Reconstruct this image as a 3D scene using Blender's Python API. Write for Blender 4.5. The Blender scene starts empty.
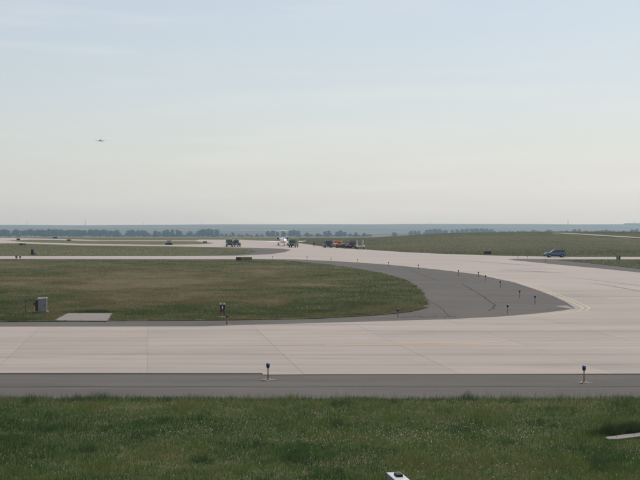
import bpy, bmesh, math, random
import numpy as np
from mathutils import Vector, Matrix

random.seed(7)
RNG = np.random.default_rng(11)
scene = bpy.context.scene
COL = scene.collection

# ------------------------------------------------------------------ camera, sky, sun, exposure
CAM_H = 7.0
FPX = 1200.0            # focal length in photograph pixels (640 wide)
HORIZON = 226.0
PITCH = math.atan((240.0 - HORIZON) / FPX)
cam_data = bpy.data.cameras.new("camera")
cam_data.sensor_width = 36.0
cam_data.lens = FPX / 640.0 * 36.0
cam_data.clip_start = 0.5
cam_data.clip_end = 40000.0
cam = bpy.data.objects.new("camera", cam_data)
cam.location = (0, 0, CAM_H)
cam.rotation_euler = (math.pi / 2 - PITCH, 0, 0)
COL.objects.link(cam)
scene.camera = cam

SUN_EL, SUN_AZ = math.radians(56), math.radians(30)      # azimuth clockwise from +Y
SDIR = Vector((math.cos(SUN_EL) * math.sin(SUN_AZ), math.cos(SUN_EL) * math.cos(SUN_AZ), math.sin(SUN_EL)))
world = bpy.data.worlds.new("World")
scene.world = world
world.use_nodes = True
wn = world.node_tree
bg = wn.nodes["Background"]
sky = wn.nodes.new("ShaderNodeTexSky")
sky.sky_type = 'NISHITA'
sky.sun_disc = False
sky.sun_elevation = SUN_EL
sky.sun_rotation = SUN_AZ
sky.altitude = 1600
sky.air_density = 1.3
sky.dust_density = 5.6
sky.ozone_density = 0.8
# thin even veil of high cloud with faint wisps over the whole sky
tc = wn.nodes.new("ShaderNodeTexCoord"); mpw = wn.nodes.new("ShaderNodeMapping")
mpw.inputs["Scale"].default_value = (3.0, 3.0, 38.0)
nzw = wn.nodes.new("ShaderNodeTexNoise"); nzw.inputs["Scale"].default_value = 1.6; nzw.inputs["Detail"].default_value = 5
rmw = wn.nodes.new("ShaderNodeMapRange"); rmw.inputs[1].default_value = 0.53; rmw.inputs[2].default_value = 0.80; rmw.inputs[3].default_value = 0.0; rmw.inputs[4].default_value = 0.30
mxw = wn.nodes.new("ShaderNodeMix"); mxw.data_type = 'RGBA'; mxw.inputs[7].default_value = (5.5, 5.6, 5.75, 1)
wn.links.new(tc.outputs["Generated"], mpw.inputs[0]); wn.links.new(mpw.outputs[0], nzw.inputs["Vector"])
wn.links.new(nzw.outputs["Fac"], rmw.inputs[0]); mxw.inputs[0].default_value = 0.45
mx2 = wn.nodes.new("ShaderNodeMix"); mx2.data_type = 'RGBA'; mx2.inputs[7].default_value = (7.6, 7.5, 7.4, 1)
wn.links.new(rmw.outputs[0], mx2.inputs[0])
wn.links.new(sky.outputs[0], mxw.inputs[6]); wn.links.new(mxw.outputs[2], mx2.inputs[6]); wn.links.new(mx2.outputs[2], bg.inputs[0])
bg.inputs[1].default_value = 0.092
sun_data = bpy.data.lights.new("sun", 'SUN')
sun_data.energy = 3.3
sun_data.angle = math.radians(0.6)
sun_data.color = (1.0, 0.94, 0.85)
sun = bpy.data.objects.new("sun", sun_data)
sun.rotation_euler = (-SDIR).to_track_quat('-Z', 'Y').to_euler()
sun.location = (0, 0, 400)
COL.objects.link(sun)
scene.view_settings.view_transform = 'Standard'
scene.view_settings.look = 'None'
scene.view_settings.exposure = 0.30
scene.view_settings.gamma = 1.0
scene.view_settings.use_curve_mapping = False
scene.cycles.max_bounces = 6
scene.cycles.volume_bounces = 3
scene.cycles.use_denoising = True
HAZE_DENSITY = 0.95e-4

# ------------------------------------------------------------------ pixel helpers (photograph pixels, 640 x 480)
def ray(px, py):
    cx, cy = (px - 320) / FPX, -(py - 240) / FPX
    c, s = math.cos(PITCH), math.sin(PITCH)
    return Vector((cx, c + cy * s, -s + cy * c))

def P(px, py, z=0.0):
    """point of the horizontal plane z seen at a pixel"""
    d = ray(px, py)
    t = (z - CAM_H) / d.z
    return (d.x * t, d.y * t)

def D_of(py):
    return P(320, py)[1]

# ------------------------------------------------------------------ terrain height
def smooth(a):
    a = np.clip(a, 0, 1)
    return a * a * (3 - 2 * a)

E_PX = [320, 350, 400, 440, 480, 560, 640, 800, 1200]
E_D = [430, 392, 345, 320, 305, 290, 290, 290, 290]
H_PX = [300, 345, 365, 400, 420, 450, 480, 560, 640, 900, 1400]
H_Z = [0, 0, 0.15, 1.3, 2.1, 2.8, 3.2, 3.7, 3.7, 3.4, 2.0]
F_D = [0, 700, 1300, 2000, 2800, 3300, 3900, 4600, 5400, 5900, 6500, 7000, 8600]
F_Z = [0, 0, -5.8, -12.0, -19.0, -23.2, -22, -15, -9.5, -2, 15.5, 16.2, 0]

def terrain(x, y):
    x = np.asarray(x, float); y = np.asarray(y, float)
    d = np.maximum(y, 1.0)
    px = x / d * FPX + 320
    e = np.interp(px, E_PX, E_D)
    h = np.interp(px, H_PX, H_Z)
    up = smooth((d - e - 12) / (700 - e - 12))
    down = 1 - smooth((d - 720) / 700)
    z = np.where(px > 300, h * up * down, 0.0)
    far = np.interp(d, F_D, F_Z)
    w = smooth((d - 5600) / 900)
    far = far + w * (1.5 * np.sin(x * 0.0017 + 1.0) + 1.0 * np.sin(x * 0.0045 + 4) + 0.5 * np.sin(x * 0.011 + y * 0.003) + 0.0014 * x)
    mid = smooth((d - 3500) / 800) * (1 - w)
    far = far + mid * (1.5 * np.sin(x * 0.004 + y * 0.0021) + 1.2 * np.sin(x * 0.0013 - y * 0.003))
    return z + far

def hit(px, py):
    """first terrain point along the ray of a pixel"""
    d = ray(px, py)
    t = 300.0
    while t < 12000:
        p = Vector((0, 0, CAM_H)) + d * t
        if p.z <= float(terrain(p.x, p.y)):
            return p
        t += 1.0 if t < 1500 else 10
    return Vector((0, 0, CAM_H)) + d * 9000

# ------------------------------------------------------------------ numpy value noise
_LAT = RNG.random((256, 256))
def vnoise(x, y):
    xi = np.floor(x).astype(int); yi = np.floor(y).astype(int)
    fx = x - xi; fy = y - yi
    fx = fx * fx * (3 - 2 * fx); fy = fy * fy * (3 - 2 * fy)
    a = _LAT[xi & 255, yi & 255]; b = _LAT[(xi + 1) & 255, yi & 255]
    c = _LAT[xi & 255, (yi + 1) & 255]; d = _LAT[(xi + 1) & 255, (yi + 1) & 255]
    return (a * (1 - fx) + b * fx) * (1 - fy) + (c * (1 - fx) + d * fx) * fy
def fbm(x, y, o=4):
    s = 0; a = 0.5; n = 0
    for i in range(o):
        s = s + a * vnoise(x * 2 ** i + 17 * i, y * 2 ** i + 9 * i); n += a; a *= 0.5
    return s / n

# ------------------------------------------------------------------ materials
MATS = {}
class NT:
    def __init__(self, name):
        m = bpy.data.materials.new(name); m.use_nodes = True
        self.m = m; self.t = m.node_tree; self.b = self.t.nodes["Principled BSDF"]
        MATS[name] = m
    def n(self, kind, **kw):
        nd = self.t.nodes.new(kind)
        for k, v in kw.items():
            setattr(nd, k, v)
        return nd
    def l(self, a, b):
        self.t.links.new(a, b)
    def pos(self, scale=(1, 1, 1), rot=0.0):
        g = self.n("ShaderNodeNewGeometry"); mp = self.n("ShaderNodeMapping")
        mp.inputs["Scale"].default_value = scale; mp.inputs["Rotation"].default_value = (0, 0, rot)
        self.l(g.outputs["Position"], mp.inputs["Vector"]); return mp.outputs[0]
    def objpos(self, scale=(1, 1, 1)):
        g = self.n("ShaderNodeTexCoord"); mp = self.n("ShaderNodeMapping")
        mp.inputs["Scale"].default_value = scale
        self.l(g.outputs["Object"], mp.inputs["Vector"]); return mp.outputs[0]
    def noise(self, vec, scale, detail=4, rough=0.55):
        x = self.n("ShaderNodeTexNoise"); x.inputs["Scale"].default_value = scale
        x.inputs["Detail"].default_value = detail; x.inputs["Roughness"].default_value = rough
        self.l(vec, x.inputs["Vector"]); return x.outputs["Fac"]
    def ramp(self, fac, stops):
        r = self.n("ShaderNodeValToRGB"); e = r.color_ramp.elements
        while len(e) < len(stops): e.new(0.5)
        for q, (p, c) in zip(e, stops):
            q.position = p; q.color = (*c, 1) if len(c) == 3 else c
        self.l(fac, r.inputs[0]); return r.outputs[0]
    def mix(self, fac, a, b, mode='MIX'):
        x = self.n("ShaderNodeMix"); x.data_type = 'RGBA'; x.blend_type = mode
        for s, v in ((x.inputs[0], fac), (x.inputs[6], a), (x.inputs[7], b)):
            if hasattr(v, "is_output"): self.l(v, s)
            elif isinstance(v, tuple): s.default_value = (*v, 1)
            else: s.default_value = v
        return x.outputs[2]
    def math(self, op, a, b=0.0, clamp=False):
        x = self.n("ShaderNodeMath"); x.operation = op; x.use_clamp = clamp
        for s, v in ((x.inputs[0], a), (x.inputs[1], b)):
            if hasattr(v, "is_output"): self.l(v, s)
            else: s.default_value = v
        return x.outputs[0]
    def bump(self, h, strength, dist):
        b = self.n("ShaderNodeBump"); b.inputs["Strength"].default_value = strength
        b.inputs["Distance"].default_value = dist; self.l(h, b.inputs["Height"])
        self.l(b.outputs[0], self.b.inputs["Normal"])
    def out(self, color, rough=0.9, metal=0.0, spec=0.3):
        if hasattr(color, "is_output"): self.l(color, self.b.inputs["Base Color"])
        else: self.b.inputs["Base Color"].default_value = (*color, 1)
        if hasattr(rough, "is_output"): self.l(rough, self.b.inputs["Roughness"])
        else: self.b.inputs["Roughness"].default_value = rough
        self.b.inputs["Metallic"].default_value = metal
        self.b.inputs["Specular IOR Level"].default_value = spec
        return self.m

def simple(name, color, rough=0.6, metal=0.0, spec=0.4, wear=0.18, scale=3.0):
    """painted or bare material with a little grime and gloss variation"""
    t = NT(name); v = t.objpos()
    f = t.noise(v, scale, 5)
    dark = tuple(c * (1 - wear) for c in color); lite = tuple(min(1, c * (1 + wear)) for c in color)
    c = t.ramp(f, [(0.3, dark), (0.7, lite)])
    r = t.math('ADD', t.math('MULTIPLY', f, 0.2), rough - 0.1)
    return t.out(c, r, metal, spec)

# grassland ground: soil, thatch and low growth, patches as wide as fields when far off
t = NT("grassland")
v = t.pos()
big = t.noise(v, 0.018, 5, 0.6); med = t.noise(v, 0.11, 5, 0.6); fine = t.noise(v, 1.6, 4, 0.7)
base = t.ramp(big, [(0.32, (0.060, 0.068, 0.030)), (0.46, (0.082, 0.082, 0.040)), (0.56, (0.108, 0.094, 0.052)), (0.70, (0.066, 0.078, 0.033))])
c2 = t.ramp(med, [(0.30, (0.046, 0.062, 0.024)), (0.50, (0.092, 0.088, 0.045)), (0.72, (0.150, 0.130, 0.080))])
near = t.mix(0.5, base, c2)
near = t.mix(t.math('MULTIPLY', fine, 0.45), near, t.mix(0.5, near, (0.025, 0.032, 0.014)))
vf = t.pos((0.0026, 0.007, 1), 0.1)
vor = t.n("ShaderNodeTexVoronoi"); vor.inputs["Scale"].default_value = 1.0; vor.inputs["Randomness"].default_value = 0.9
t.l(vf, vor.inputs["Vector"])
fld = t.ramp(vor.outputs["Color"], [(0.2, (0.022, 0.028, 0.019)), (0.42, (0.060, 0.054, 0.040)), (0.55, (0.19, 0.145, 0.115)), (0.66, (0.040, 0.044, 0.030)), (0.85, (0.022, 0.028, 0.019))])
fld.node.color_ramp.interpolation = 'LINEAR'
fld = t.mix(t.math("MULTIPLY", t.noise(t.pos(), 0.004, 4), 0.6), fld, (0.034, 0.037, 0.027))
g = t.n("ShaderNodeNewGeometry"); sx = t.n("ShaderNodeSeparateXYZ"); t.l(g.outputs["Position"], sx.inputs[0])
mr = t.n("ShaderNodeMapRange"); mr.inputs[1].default_value = 3200; mr.inputs[2].default_value = 3900
t.l(sx.outputs["Y"], mr.inputs[0])
allc = t.mix(mr.outputs[0], near, fld)
t.bump(fine, 0.6, 0.12)
t.out(allc, 1.0, 0, 0.1)

def concrete(name, lite, dark, slab=False):
    t = NT(name); v = t.pos()
    a = t.noise(v, 0.06, 5, 0.6); streak = t.noise(t.pos((0.05, 0.9, 1), -0.02), 1.0, 5, 0.6)
    fine = t.noise(v, 6.0, 5, 0.7)
    c = t.ramp(a, [(0.3, dark), (0.7, lite)])
    c = t.mix(t.math('MULTIPLY', t.ramp(streak, [(0.44, (0, 0, 0)), (0.74, (1, 1, 1))]), 0.55), c, tuple(x * 0.66 for x in dark))
    s2 = t.noise(t.pos((0.012, 0.30, 1), 0.03), 1.0, 6, 0.7)
    c = t.mix(t.math('MULTIPLY', t.ramp(s2, [(0.42, (0, 0, 0)), (0.62, (1, 1, 1))]), 0.35), c, tuple(min(1, x * 1.16) for x in lite))
    c = t.mix(t.math('MULTIPLY', fine, 0.22), c, tuple(x * 0.72 for x in dark))
    # stains with their own shape: rubber and oil
    st = t.noise(t.pos((0.03, 0.12, 1), 0.12), 1.3, 6, 0.65)
    c = t.mix(t.math('MULTIPLY', t.ramp(st, [(0.58, (0, 0, 0)), (0.72, (1, 1, 1))]), 0.45), c, (0.12, 0.11, 0.105))
    s3 = t.noise(t.pos((0.14, 2.6, 1), 0.02), 1.0, 4, 0.6)
    c = t.mix(t.math('MULTIPLY', t.ramp(s3, [(0.50, (0, 0, 0)), (0.72, (1, 1, 1))]), 0.32), c, tuple(x * 0.62 for x in dark))
    if slab:
        tcg = t.n('ShaderNodeTexCoord'); sg = t.n('ShaderNodeSeparateXYZ'); t.l(tcg.outputs['Generated'], sg.inputs[0])
        ed = t.math('ABSOLUTE', t.math('SUBTRACT', sg.outputs['Y'], 0.5))
        ed = t.math('ADD', ed, t.math('MULTIPLY', t.math('SUBTRACT', t.noise(t.pos((0.25, 1.2, 1)), 1.0, 4), 0.5), 0.30))
        c = t.mix(t.math('MULTIPLY', t.ramp(ed, [(0.43, (0, 0, 0)), (0.54, (1, 1, 1))]), 0.42), c, (0.15, 0.132, 0.12))
        oi = t.n("ShaderNodeObjectInfo")
        tint = t.ramp(oi.outputs["Random"], [(0.0, (0.935, 0.935, 0.94)), (1.0, (1.05, 1.04, 1.03))])
        c = t.mix(1.0, c, tint, 'MULTIPLY')
    t.bump(fine, 0.15, 0.02)
    return t.out(c, 0.88, 0, 0.25)
concrete("concrete", (0.310, 0.270, 0.248), (0.262, 0.229, 0.210))
concrete("concrete_slab", (0.288, 0.255, 0.230), (0.246, 0.217, 0.196), True)
concrete("pad_concrete", (0.225, 0.208, 0.193), (0.175, 0.162, 0.150))

concrete("old_concrete", (0.185, 0.170, 0.158), (0.135, 0.125, 0.116))
t = NT("asphalt"); v = t.pos()
a = t.noise(v, 0.09, 5, 0.6); f = t.noise(v, 9.0, 4, 0.8); s = t.noise(t.pos((0.06, 1.1, 1), -0.03), 1.0, 4)
c = t.ramp(a, [(0.3, (0.074, 0.069, 0.065)), (0.7, (0.101, 0.094, 0.089))])
c = t.mix(t.math('MULTIPLY', f, 0.35), c, (0.057, 0.054, 0.051))
c = t.mix(t.math('MULTIPLY', t.ramp(s, [(0.45, (0, 0, 0)), (0.7, (1, 1, 1))]), 0.4), c, (0.120, 0.112, 0.105))
bl = t.noise(t.pos((0.12, 0.3, 1), 0.3), 1.0, 6, 0.65)
c = t.mix(t.math('MULTIPLY', t.ramp(bl, [(0.50, (0, 0, 0)), (0.60, (1, 1, 1))]), 0.35), c, (0.066, 0.062, 0.059))
t.bump(f, 0.4, 0.02); t.out(c, 0.95, 0, 0.12)

simple("joint_sealant", (0.21, 0.187, 0.168), 0.9, scale=0.4)
simple("tar_seal", (0.048, 0.045, 0.043), 1.0, spec=0.02, scale=1.5)
t = NT("worn_yellow_paint"); v = t.pos()
w = t.ramp(t.noise(t.pos((0.35, 2.0, 1)), 1.0, 5, 0.7), [(0.40, (0, 0, 0)), (0.62, (1, 1, 1))])
t.out(t.mix(w, (0.42, 0.26, 0.10), (0.285, 0.245, 0.215)), 0.8)
t = NT("pale_yellow_paint"); v = t.pos()
w = t.ramp(t.noise(v, 1.1, 5, 0.7), [(0.45, (0, 0, 0)), (0.75, (1, 1, 1))])
t.out(t.mix(w, (0.44, 0.37, 0.25), (0.31, 0.275, 0.245)), 0.8)

# grass blades: per-blade colour, light passes through the leaf
def leafmat(name, attr=True, color=(0.06, 0.08, 0.04), trans=0.35):
    t = NT(name)
    if attr:
        at = t.n("ShaderNodeAttribute"); at.attribute_name = "tint"; c = at.outputs["Color"]
    else:
        oi = t.n("ShaderNodeObjectInfo")
        f = t.noise(t.objpos(), 0.5, 3)
        f = t.math('ADD', t.math('MULTIPLY', f, 0.6), t.math('MULTIPLY', oi.outputs["Random"], 0.4))
        c = t.ramp(f, [(0.25, tuple(x * 0.7 for x in color)), (0.75, tuple(x * 1.3 for x in color))])
    t.l(c, t.b.inputs["Base Color"]); t.b.inputs["Roughness"].default_value = 0.7
    t.b.inputs["Specular IOR Level"].default_value = 0.15
    tr = t.n("ShaderNodeBsdfTranslucent"); t.l(c, tr.inputs[0])
    mx = t.n("ShaderNodeMixShader"); mx.inputs[0].default_value = trans
    t.l(t.b.outputs[0], mx.inputs[1]); t.l(tr.outputs[0], mx.inputs[2])
    t.l(mx.outputs[0], t.t.nodes["Material Output"].inputs[0])
    return t.m
leafmat("grass_blades")
leafmat("tree_leaves", False, (0.045, 0.062, 0.030), 0.25)
simple("bark", (0.085, 0.065, 0.05), 0.95)
simple("flower_white", (0.66, 0.64, 0.55), 0.8)

simple("light_blue_lens", (0.012, 0.022, 0.13), 0.25, spec=0.6)
simple("stake_orange", (0.20, 0.095, 0.045), 0.6)
simple("dark_metal", (0.045, 0.045, 0.048), 0.5, 0.3)
simple("black_paint", (0.022, 0.022, 0.024), 0.5)
simple("yellow_paint", (0.62, 0.42, 0.03), 0.5)
simple("red_paint", (0.36, 0.035, 0.03), 0.5)
simple("maroon_paint", (0.17, 0.035, 0.038), 0.4)
simple("white_paint", (0.78, 0.78, 0.77), 0.4, wear=0.06)
simple("cabinet_grey", (0.24, 0.235, 0.22), 0.45, 0.2)
simple("galvanised", (0.42, 0.42, 0.43), 0.4, 0.35, wear=0.08)
simple("silver_blue_paint", (0.10, 0.13, 0.19), 0.28, 0.25, 0.6, wear=0.05)
simple("navy_paint", (0.03, 0.045, 0.075), 0.3, 0.1, 0.5)
simple("dark_grey_paint", (0.026, 0.029, 0.033), 0.75, 0.0, 0.15)
simple("pale_green_paint", (0.19, 0.24, 0.18), 0.4)
simple("olive_paint", (0.15, 0.17, 0.10), 0.5)
simple("orange_paint", (0.85, 0.27, 0.05), 0.4)
simple("orange_red_paint", (0.75, 0.15, 0.04), 0.4)
simple("trailer_grey", (0.30, 0.33, 0.37), 0.5, 0.1)
simple("tyre", (0.02, 0.02, 0.021), 0.85)
simple("rim", (0.35, 0.35, 0.36), 0.35, 0.7)
simple("glass_dark", (0.015, 0.02, 0.025), 0.08, 0.0, 0.8, wear=0.05)
simple("lamp_clear", (0.75, 0.75, 0.72), 0.15, spec=0.7, wear=0.04)
simple("lamp_red", (0.35, 0.02, 0.02), 0.2, spec=0.6)
simple("lamp_amber", (0.7, 0.3, 0.03), 0.2, spec=0.6)
simple("light_bar_blue", (0.03, 0.06, 0.35), 0.2, spec=0.6)
simple("aircraft_white", (0.80, 0.80, 0.80), 0.25, spec=0.5, wear=0.03)
simple("aircraft_grey", (0.32, 0.34, 0.37), 0.35, wear=0.05)
simple("airliner_grey", (0.15, 0.16, 0.18), 0.5, wear=0.05)
simple("fin_blue", (0.085, 0.12, 0.17), 0.35, wear=0.05)
simple("intake_dark", (0.03, 0.03, 0.032), 0.5, 0.4)
simple("mast_steel", (0.22, 0.22, 0.23), 0.6, 0.2)
simple("building_wall", (0.26, 0.26, 0.25), 0.8)
simple("roof_metal", (0.30, 0.31, 0.32), 0.5, 0.2)
simple("skin", (0.42, 0.27, 0.20), 0.6)
simple("hair_dark", (0.03, 0.022, 0.018), 0.7)
simple("jacket_dark", (0.04, 0.045, 0.055), 0.85)

# ------------------------------------------------------------------ mesh helpers
class MB:
    def __init__(self): self.v = []; self.f = []
    def add(self, vs, fs):
        o = len(self.v); self.v += [tuple(p) for p in vs]; self.f += [tuple(i + o for i in q) for q in fs]; return self
    def box(self, c, s, rz=0.0, ry=0.0):
        M = Matrix.Rotation(rz, 3, 'Z') @ Matrix.Rotation(ry, 3, 'Y')
        vs = [Vector(c) + M @ Vector((sx * s[0] / 2, sy * s[1] / 2, sz * s[2] / 2)) for sx in (-1, 1) for sy in (-1, 1) for sz in (-1, 1)]
        return self.add(vs, [(0, 1, 3, 2), (4, 6, 7, 5), (0, 4, 5, 1), (2, 3, 7, 6), (0, 2, 6, 4), (1, 5, 7, 3)])
    def tube(self, p0, p1, r0, r1=None, n=10, caps=True):
        r1 = r0 if r1 is None else r1
        p0, p1 = Vector(p0), Vector(p1); d = (p1 - p0).normalized()
        a = d.orthogonal().normalized(); b = d.cross(a)
        vs = []
        for p, r in ((p0, r0), (p1, r1)):
            for i in range(n):
                t = 2 * math.pi * i / n; vs.append(p + (a * math.cos(t) + b * math.sin(t)) * r)
        fs = [(i, (i + 1) % n, n + (i + 1) % n, n + i) for i in range(n)]
        if caps: fs += [tuple(range(n - 1, -1, -1)), tuple(range(n, 2 * n))]
        return self.add(vs, fs)
    def rings(self, rings, caps=True):
        n = len(rings[0]); vs = [p for r in rings for p in r]; fs = []
        for k in range(len(rings) - 1):
            for i in range(n):
                j = (i + 1) % n; fs.append((k * n + i, k * n + j, (k + 1) * n + j, (k + 1) * n + i))
        if caps: fs += [tuple(range(n - 1, -1, -1)), tuple(range((len(rings) - 1) * n, len(rings) * n))]
        return self.add(vs, fs)
    def prism(self, prof, wf):
        """side profile in XZ, half width wf(x, z) along Y"""
        n = len(prof)
        vs = [(x, -wf(x, z), z) for x, z in prof] + [(x, wf(x, z), z) for x, z in prof]
        fs = [tuple(range(n)), tuple(range(2 * n - 1, n - 1, -1))]
        fs += [(i, n + i, n + (i + 1) % n, (i + 1) % n) for i in range(n)]
        return self.add(vs, fs)
    def poly(self, pts, z0, z1=None):
        n = len(pts)
        if z1 is None: return self.add([(x, y, z0) for x, y in pts], [tuple(range(n))])
        vs = [(x, y, z1) for x, y in pts] + [(x, y, z0) for x, y in pts]
        return self.add(vs, [tuple(range(n))] + [(i, n + i, n + (i + 1) % n, (i + 1) % n) for i in range(n)])
    def mesh(self, name, mat, smooth=False):
        me = bpy.data.meshes.new(name); me.from_pydata(self.v, [], self.f)
        bm = bmesh.new(); bm.from_mesh(me); bmesh.ops.recalc_face_normals(bm, faces=bm.faces); bm.to_mesh(me); bm.free()
        me.materials.append(MATS[mat])
        if smooth: me.shade_smooth()
        me.update(); return me
    def build(self, name, mat, parent=None, smooth=False, bevel=0.0):
        return link(name, self.mesh(name, mat, smooth), parent, bevel)

def link(name, me, parent=None, bevel=0.0):
    o = bpy.data.objects.new(name, me); COL.objects.link(o)
    if parent: o.parent = parent
    if bevel:
        b = o.modifiers.new("bevel", 'BEVEL'); b.width = bevel; b.segments = 2; b.limit_method = 'ANGLE'
    return o
def empty(name, label, cat, loc=(0, 0, 0), rz=0.0, group=None):
    o = bpy.data.objects.new(name, None); COL.objects.link(o); o.empty_display_size = 0.3
    o.location = loc; o.rotation_euler = (0, 0, rz)
    return tag(o, label, cat, group)
def tag(o, label, cat, group=None, kind=None):
    if label: o["label"] = label
    if cat: o["category"] = cat
    if group: o["group"] = group
    if kind: o["kind"] = kind
    return o
def structure(o, label=None, cat=None):
    o["kind"] = "structure"
    if label: o["label"] = label
    if cat: o["category"] = cat
    return o
def copy_tree(o, parent=None):
    c = o.copy(); COL.objects.link(c); c.parent = parent
    for ch in list(o.children): copy_tree(ch, c)
    return c

def clip_half(poly, f):
    """Sutherland-Hodgman: keep the side where f(p) >= 0 (f linear)"""
    out = []
    for i in range(len(poly)):
        a, b = poly[i], poly[(i + 1) % len(poly)]
        fa, fb = f(a), f(b)
        if fa >= 0: out.append(a)
        if (fa >= 0) != (fb >= 0):
            s = fa / (fa - fb); out.append((a[0] + (b[0] - a[0]) * s, a[1] + (b[1] - a[1]) * s))
    return out
def area(p):
    return 0.5 * sum(p[i][0] * p[(i + 1) % len(p)][1] - p[(i + 1) % len(p)][0] * p[i][1] for i in range(len(p)))
def inside(poly, x, y):
    x = np.asarray(x); y = np.asarray(y); r = np.zeros(x.shape, bool)
    for i in range(len(poly)):
        (x0, y0), (x1, y1) = poly[i], poly[(i + 1) % len(poly)]
        if y0 == y1: continue
        c = (y0 > y) != (y1 > y)
        r ^= c & (x < (x1 - x0) * (y - y0) / (y1 - y0) + x0)
    return r
def ragged(poly, step, amp):
    """break long straight grass edges into an uneven line"""
    out = []
    for i in range(len(poly)):
        a, b = Vector(poly[i]), Vector(poly[(i + 1) % len(poly)])
        n = max(1, min(80, int((b - a).length / step)))
        nr = Vector((-(b - a).y, (b - a).x)).normalized() if (b - a).length else Vector((0, 0))
        for k in range(n):
            p = a + (b - a) * (k / n) + nr * random.uniform(-amp, amp) * (1 if k else 0.3)
            out.append((p.x, p.y))
    return out

# ------------------------------------------------------------------ ground sheet to the horizon
def build_ground():
    us = np.concatenate([np.linspace(-1.6, -0.45, 24, endpoint=False), np.linspace(-0.45, 0.45, 121), np.linspace(0.45, 1.6, 25)[1:]])
    ds = np.concatenate([[-60, -20, 10, 35, 60], np.geomspace(75, 8500, 190)])
    U, Dd = np.meshgrid(us, ds)
    X = U * np.maximum(Dd, 60); Y = Dd
    Z = terrain(X, Y)
    nv, nu = X.shape
    vs = np.stack([X, Y, Z], -1).reshape(-1, 3)
    idx = np.arange(nv * nu).reshape(nv, nu)
    fs = np.stack([idx[:-1, :-1], idx[:-1, 1:], idx[1:, 1:], idx[1:, :-1]], -1).reshape(-1, 4)
    me = bpy.data.meshes.new("ground"); me.from_pydata(vs.tolist(), [], fs.tolist())
    me.materials.append(MATS["grassland"]); me.shade_smooth()
    structure(link("ground", me), "open grassland airfield ground running to the hazy ridge", "ground")
build_ground()

# ------------------------------------------------------------------ pavements
px = lambda pts: [P(*p) for p in pts]
def sheet(name, pts, z, mat, label, cat):
    return structure(MB().poly(pts, z).build(name, mat), label, cat)

sheet("shoulder", px([(-200, 400), (840, 399.5), (840, 371), (-200, 371)]), 0.008, "asphalt", "dark asphalt shoulder strip in front of the taxiway", "shoulder")
sheet("shoulder", px([(-150, 329), (600, 329), (600, 292), (500, 272), (400, 261), (300, 257.3), (-150, 257.3)]), 0.008, "asphalt", "wide dark asphalt fillet around the middle grass field", "shoulder")
sheet("shoulder", px([(200, 257), (295, 257), (295, 247.6), (200, 247)]), 0.008, "asphalt", "grey asphalt fillet round the tip of the far grass tongue", "shoulder")
sheet("shoulder", px([(500, 258), (840, 258), (840, 296), (500, 262)]), 0.008, "asphalt", "thin grey asphalt shoulder beside the right grass wedge", "shoulder")

FILLET = [(575, 308.6), (566, 302.5), (554, 297), (541, 291.8), (528, 287.3), (513, 282.3), (498, 279.3), (479, 274.8), (459, 272.4), (438, 269.8), (418, 267.8), (400, 266)]
LOWER = [(-150, 327.6), (0, 327.1), (205, 326.9), (240, 325.4), (320, 323.4), (400, 321), (450, 319.6), (500, 317), (540, 313.6), (562, 311)]
CONC_PX = ([(-200, 374), (0, 373.7), (262, 373.6), (263, 375.3), (330, 375), (640, 374.2), (840, 374.2)]
           + [(840, 292), (640, 272.8), (600, 268.7), (560, 265), (530, 262), (508, 259.9), (515, 258.9), (557, 259.3), (840, 259.7)]
           + [(840, 256.9), (560, 257), (510, 256.1), (480, 255.2), (440, 253.9), (400, 252), (370, 250), (350, 248.6), (322, 246.7), (310, 244.7), (300, 243.3), (275, 241.1), (240, 239.8), (200, 239.7), (195, 240.4), (100, 240.3), (60, 238.9), (0, 237.9), (-150, 237)]
           + [(-150, 243.3), (0, 243.4), (18, 243.3), (80, 245.3), (160, 246.3), (215, 247.1), (230, 247.5), (262, 248.3), (283, 248.7), (291, 249.9), (285, 252.3), (270, 254.4), (240, 255.7), (200, 256.1), (0, 256.3), (-150, 256.5)]
           + [(-150, 258.5), (0, 258.9), (200, 259.2), (255, 259), (280, 259.3), (300, 259.8), (320, 260.6), (350, 262.2), (380, 264.2)]
           + FILLET[::-1] + LOWER[::-1])
CONC = px(CONC_PX)
SLAB_END = 131.0
tax = sheet("taxiway", clip_half(CONC, lambda p: SLAB_END - p[1]), 0.016, "joint_sealant", "pale concrete taxiway crossing the picture, laid in slabs", "taxiway")
sheet("taxiway", clip_half(CONC, lambda p: p[1] - SLAB_END), 0.030, "concrete", "pale concrete taxiway running diagonally to the far vehicles", "taxiway")

# slabs of the near taxiway, each its own piece
rows = [D_of(375.6), D_of(365)]
while rows[-1] < SLAB_END: rows.append(min(rows[-1] + 4.85, SLAB_END))
SKEW = (148 - 320) / FPX
d0 = D_of(373)
x0 = (147 - 320) / FPX * d0; pitch = 155.0 / FPX * d0
GAP = 0.007
nslab = 0
for r in range(len(rows) - 1):
    ya, yb = rows[r] + GAP, rows[r + 1] - GAP
    for k in range(-9, 16):
        xl = lambda y, k=k: x0 + k * pitch + SKEW * (y - d0) + GAP
        xr = lambda y, k=k: x0 + (k + 1) * pitch + SKEW * (y - d0) - GAP
        cell = clip_half(CONC, lambda p: p[1] - ya)
        for f in (lambda p: yb - p[1], lambda p: p[0] - xl(p[1]), lambda p: xr(p[1]) - p[0]):
            if len(cell) > 2: cell = clip_half(cell, f)
        clean = [p for i, p in enumerate(cell) if (Vector(p) - Vector(cell[i - 1])).length > 1e-4]
        if len(clean) < 3 or abs(area(clean)) < 0.5: continue
        dz = random.uniform(0, 0.003)
        MB().poly(clean, 0.017, 0.030 + dz).build("concrete_slab", "concrete_slab", tax); nslab += 1

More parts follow.
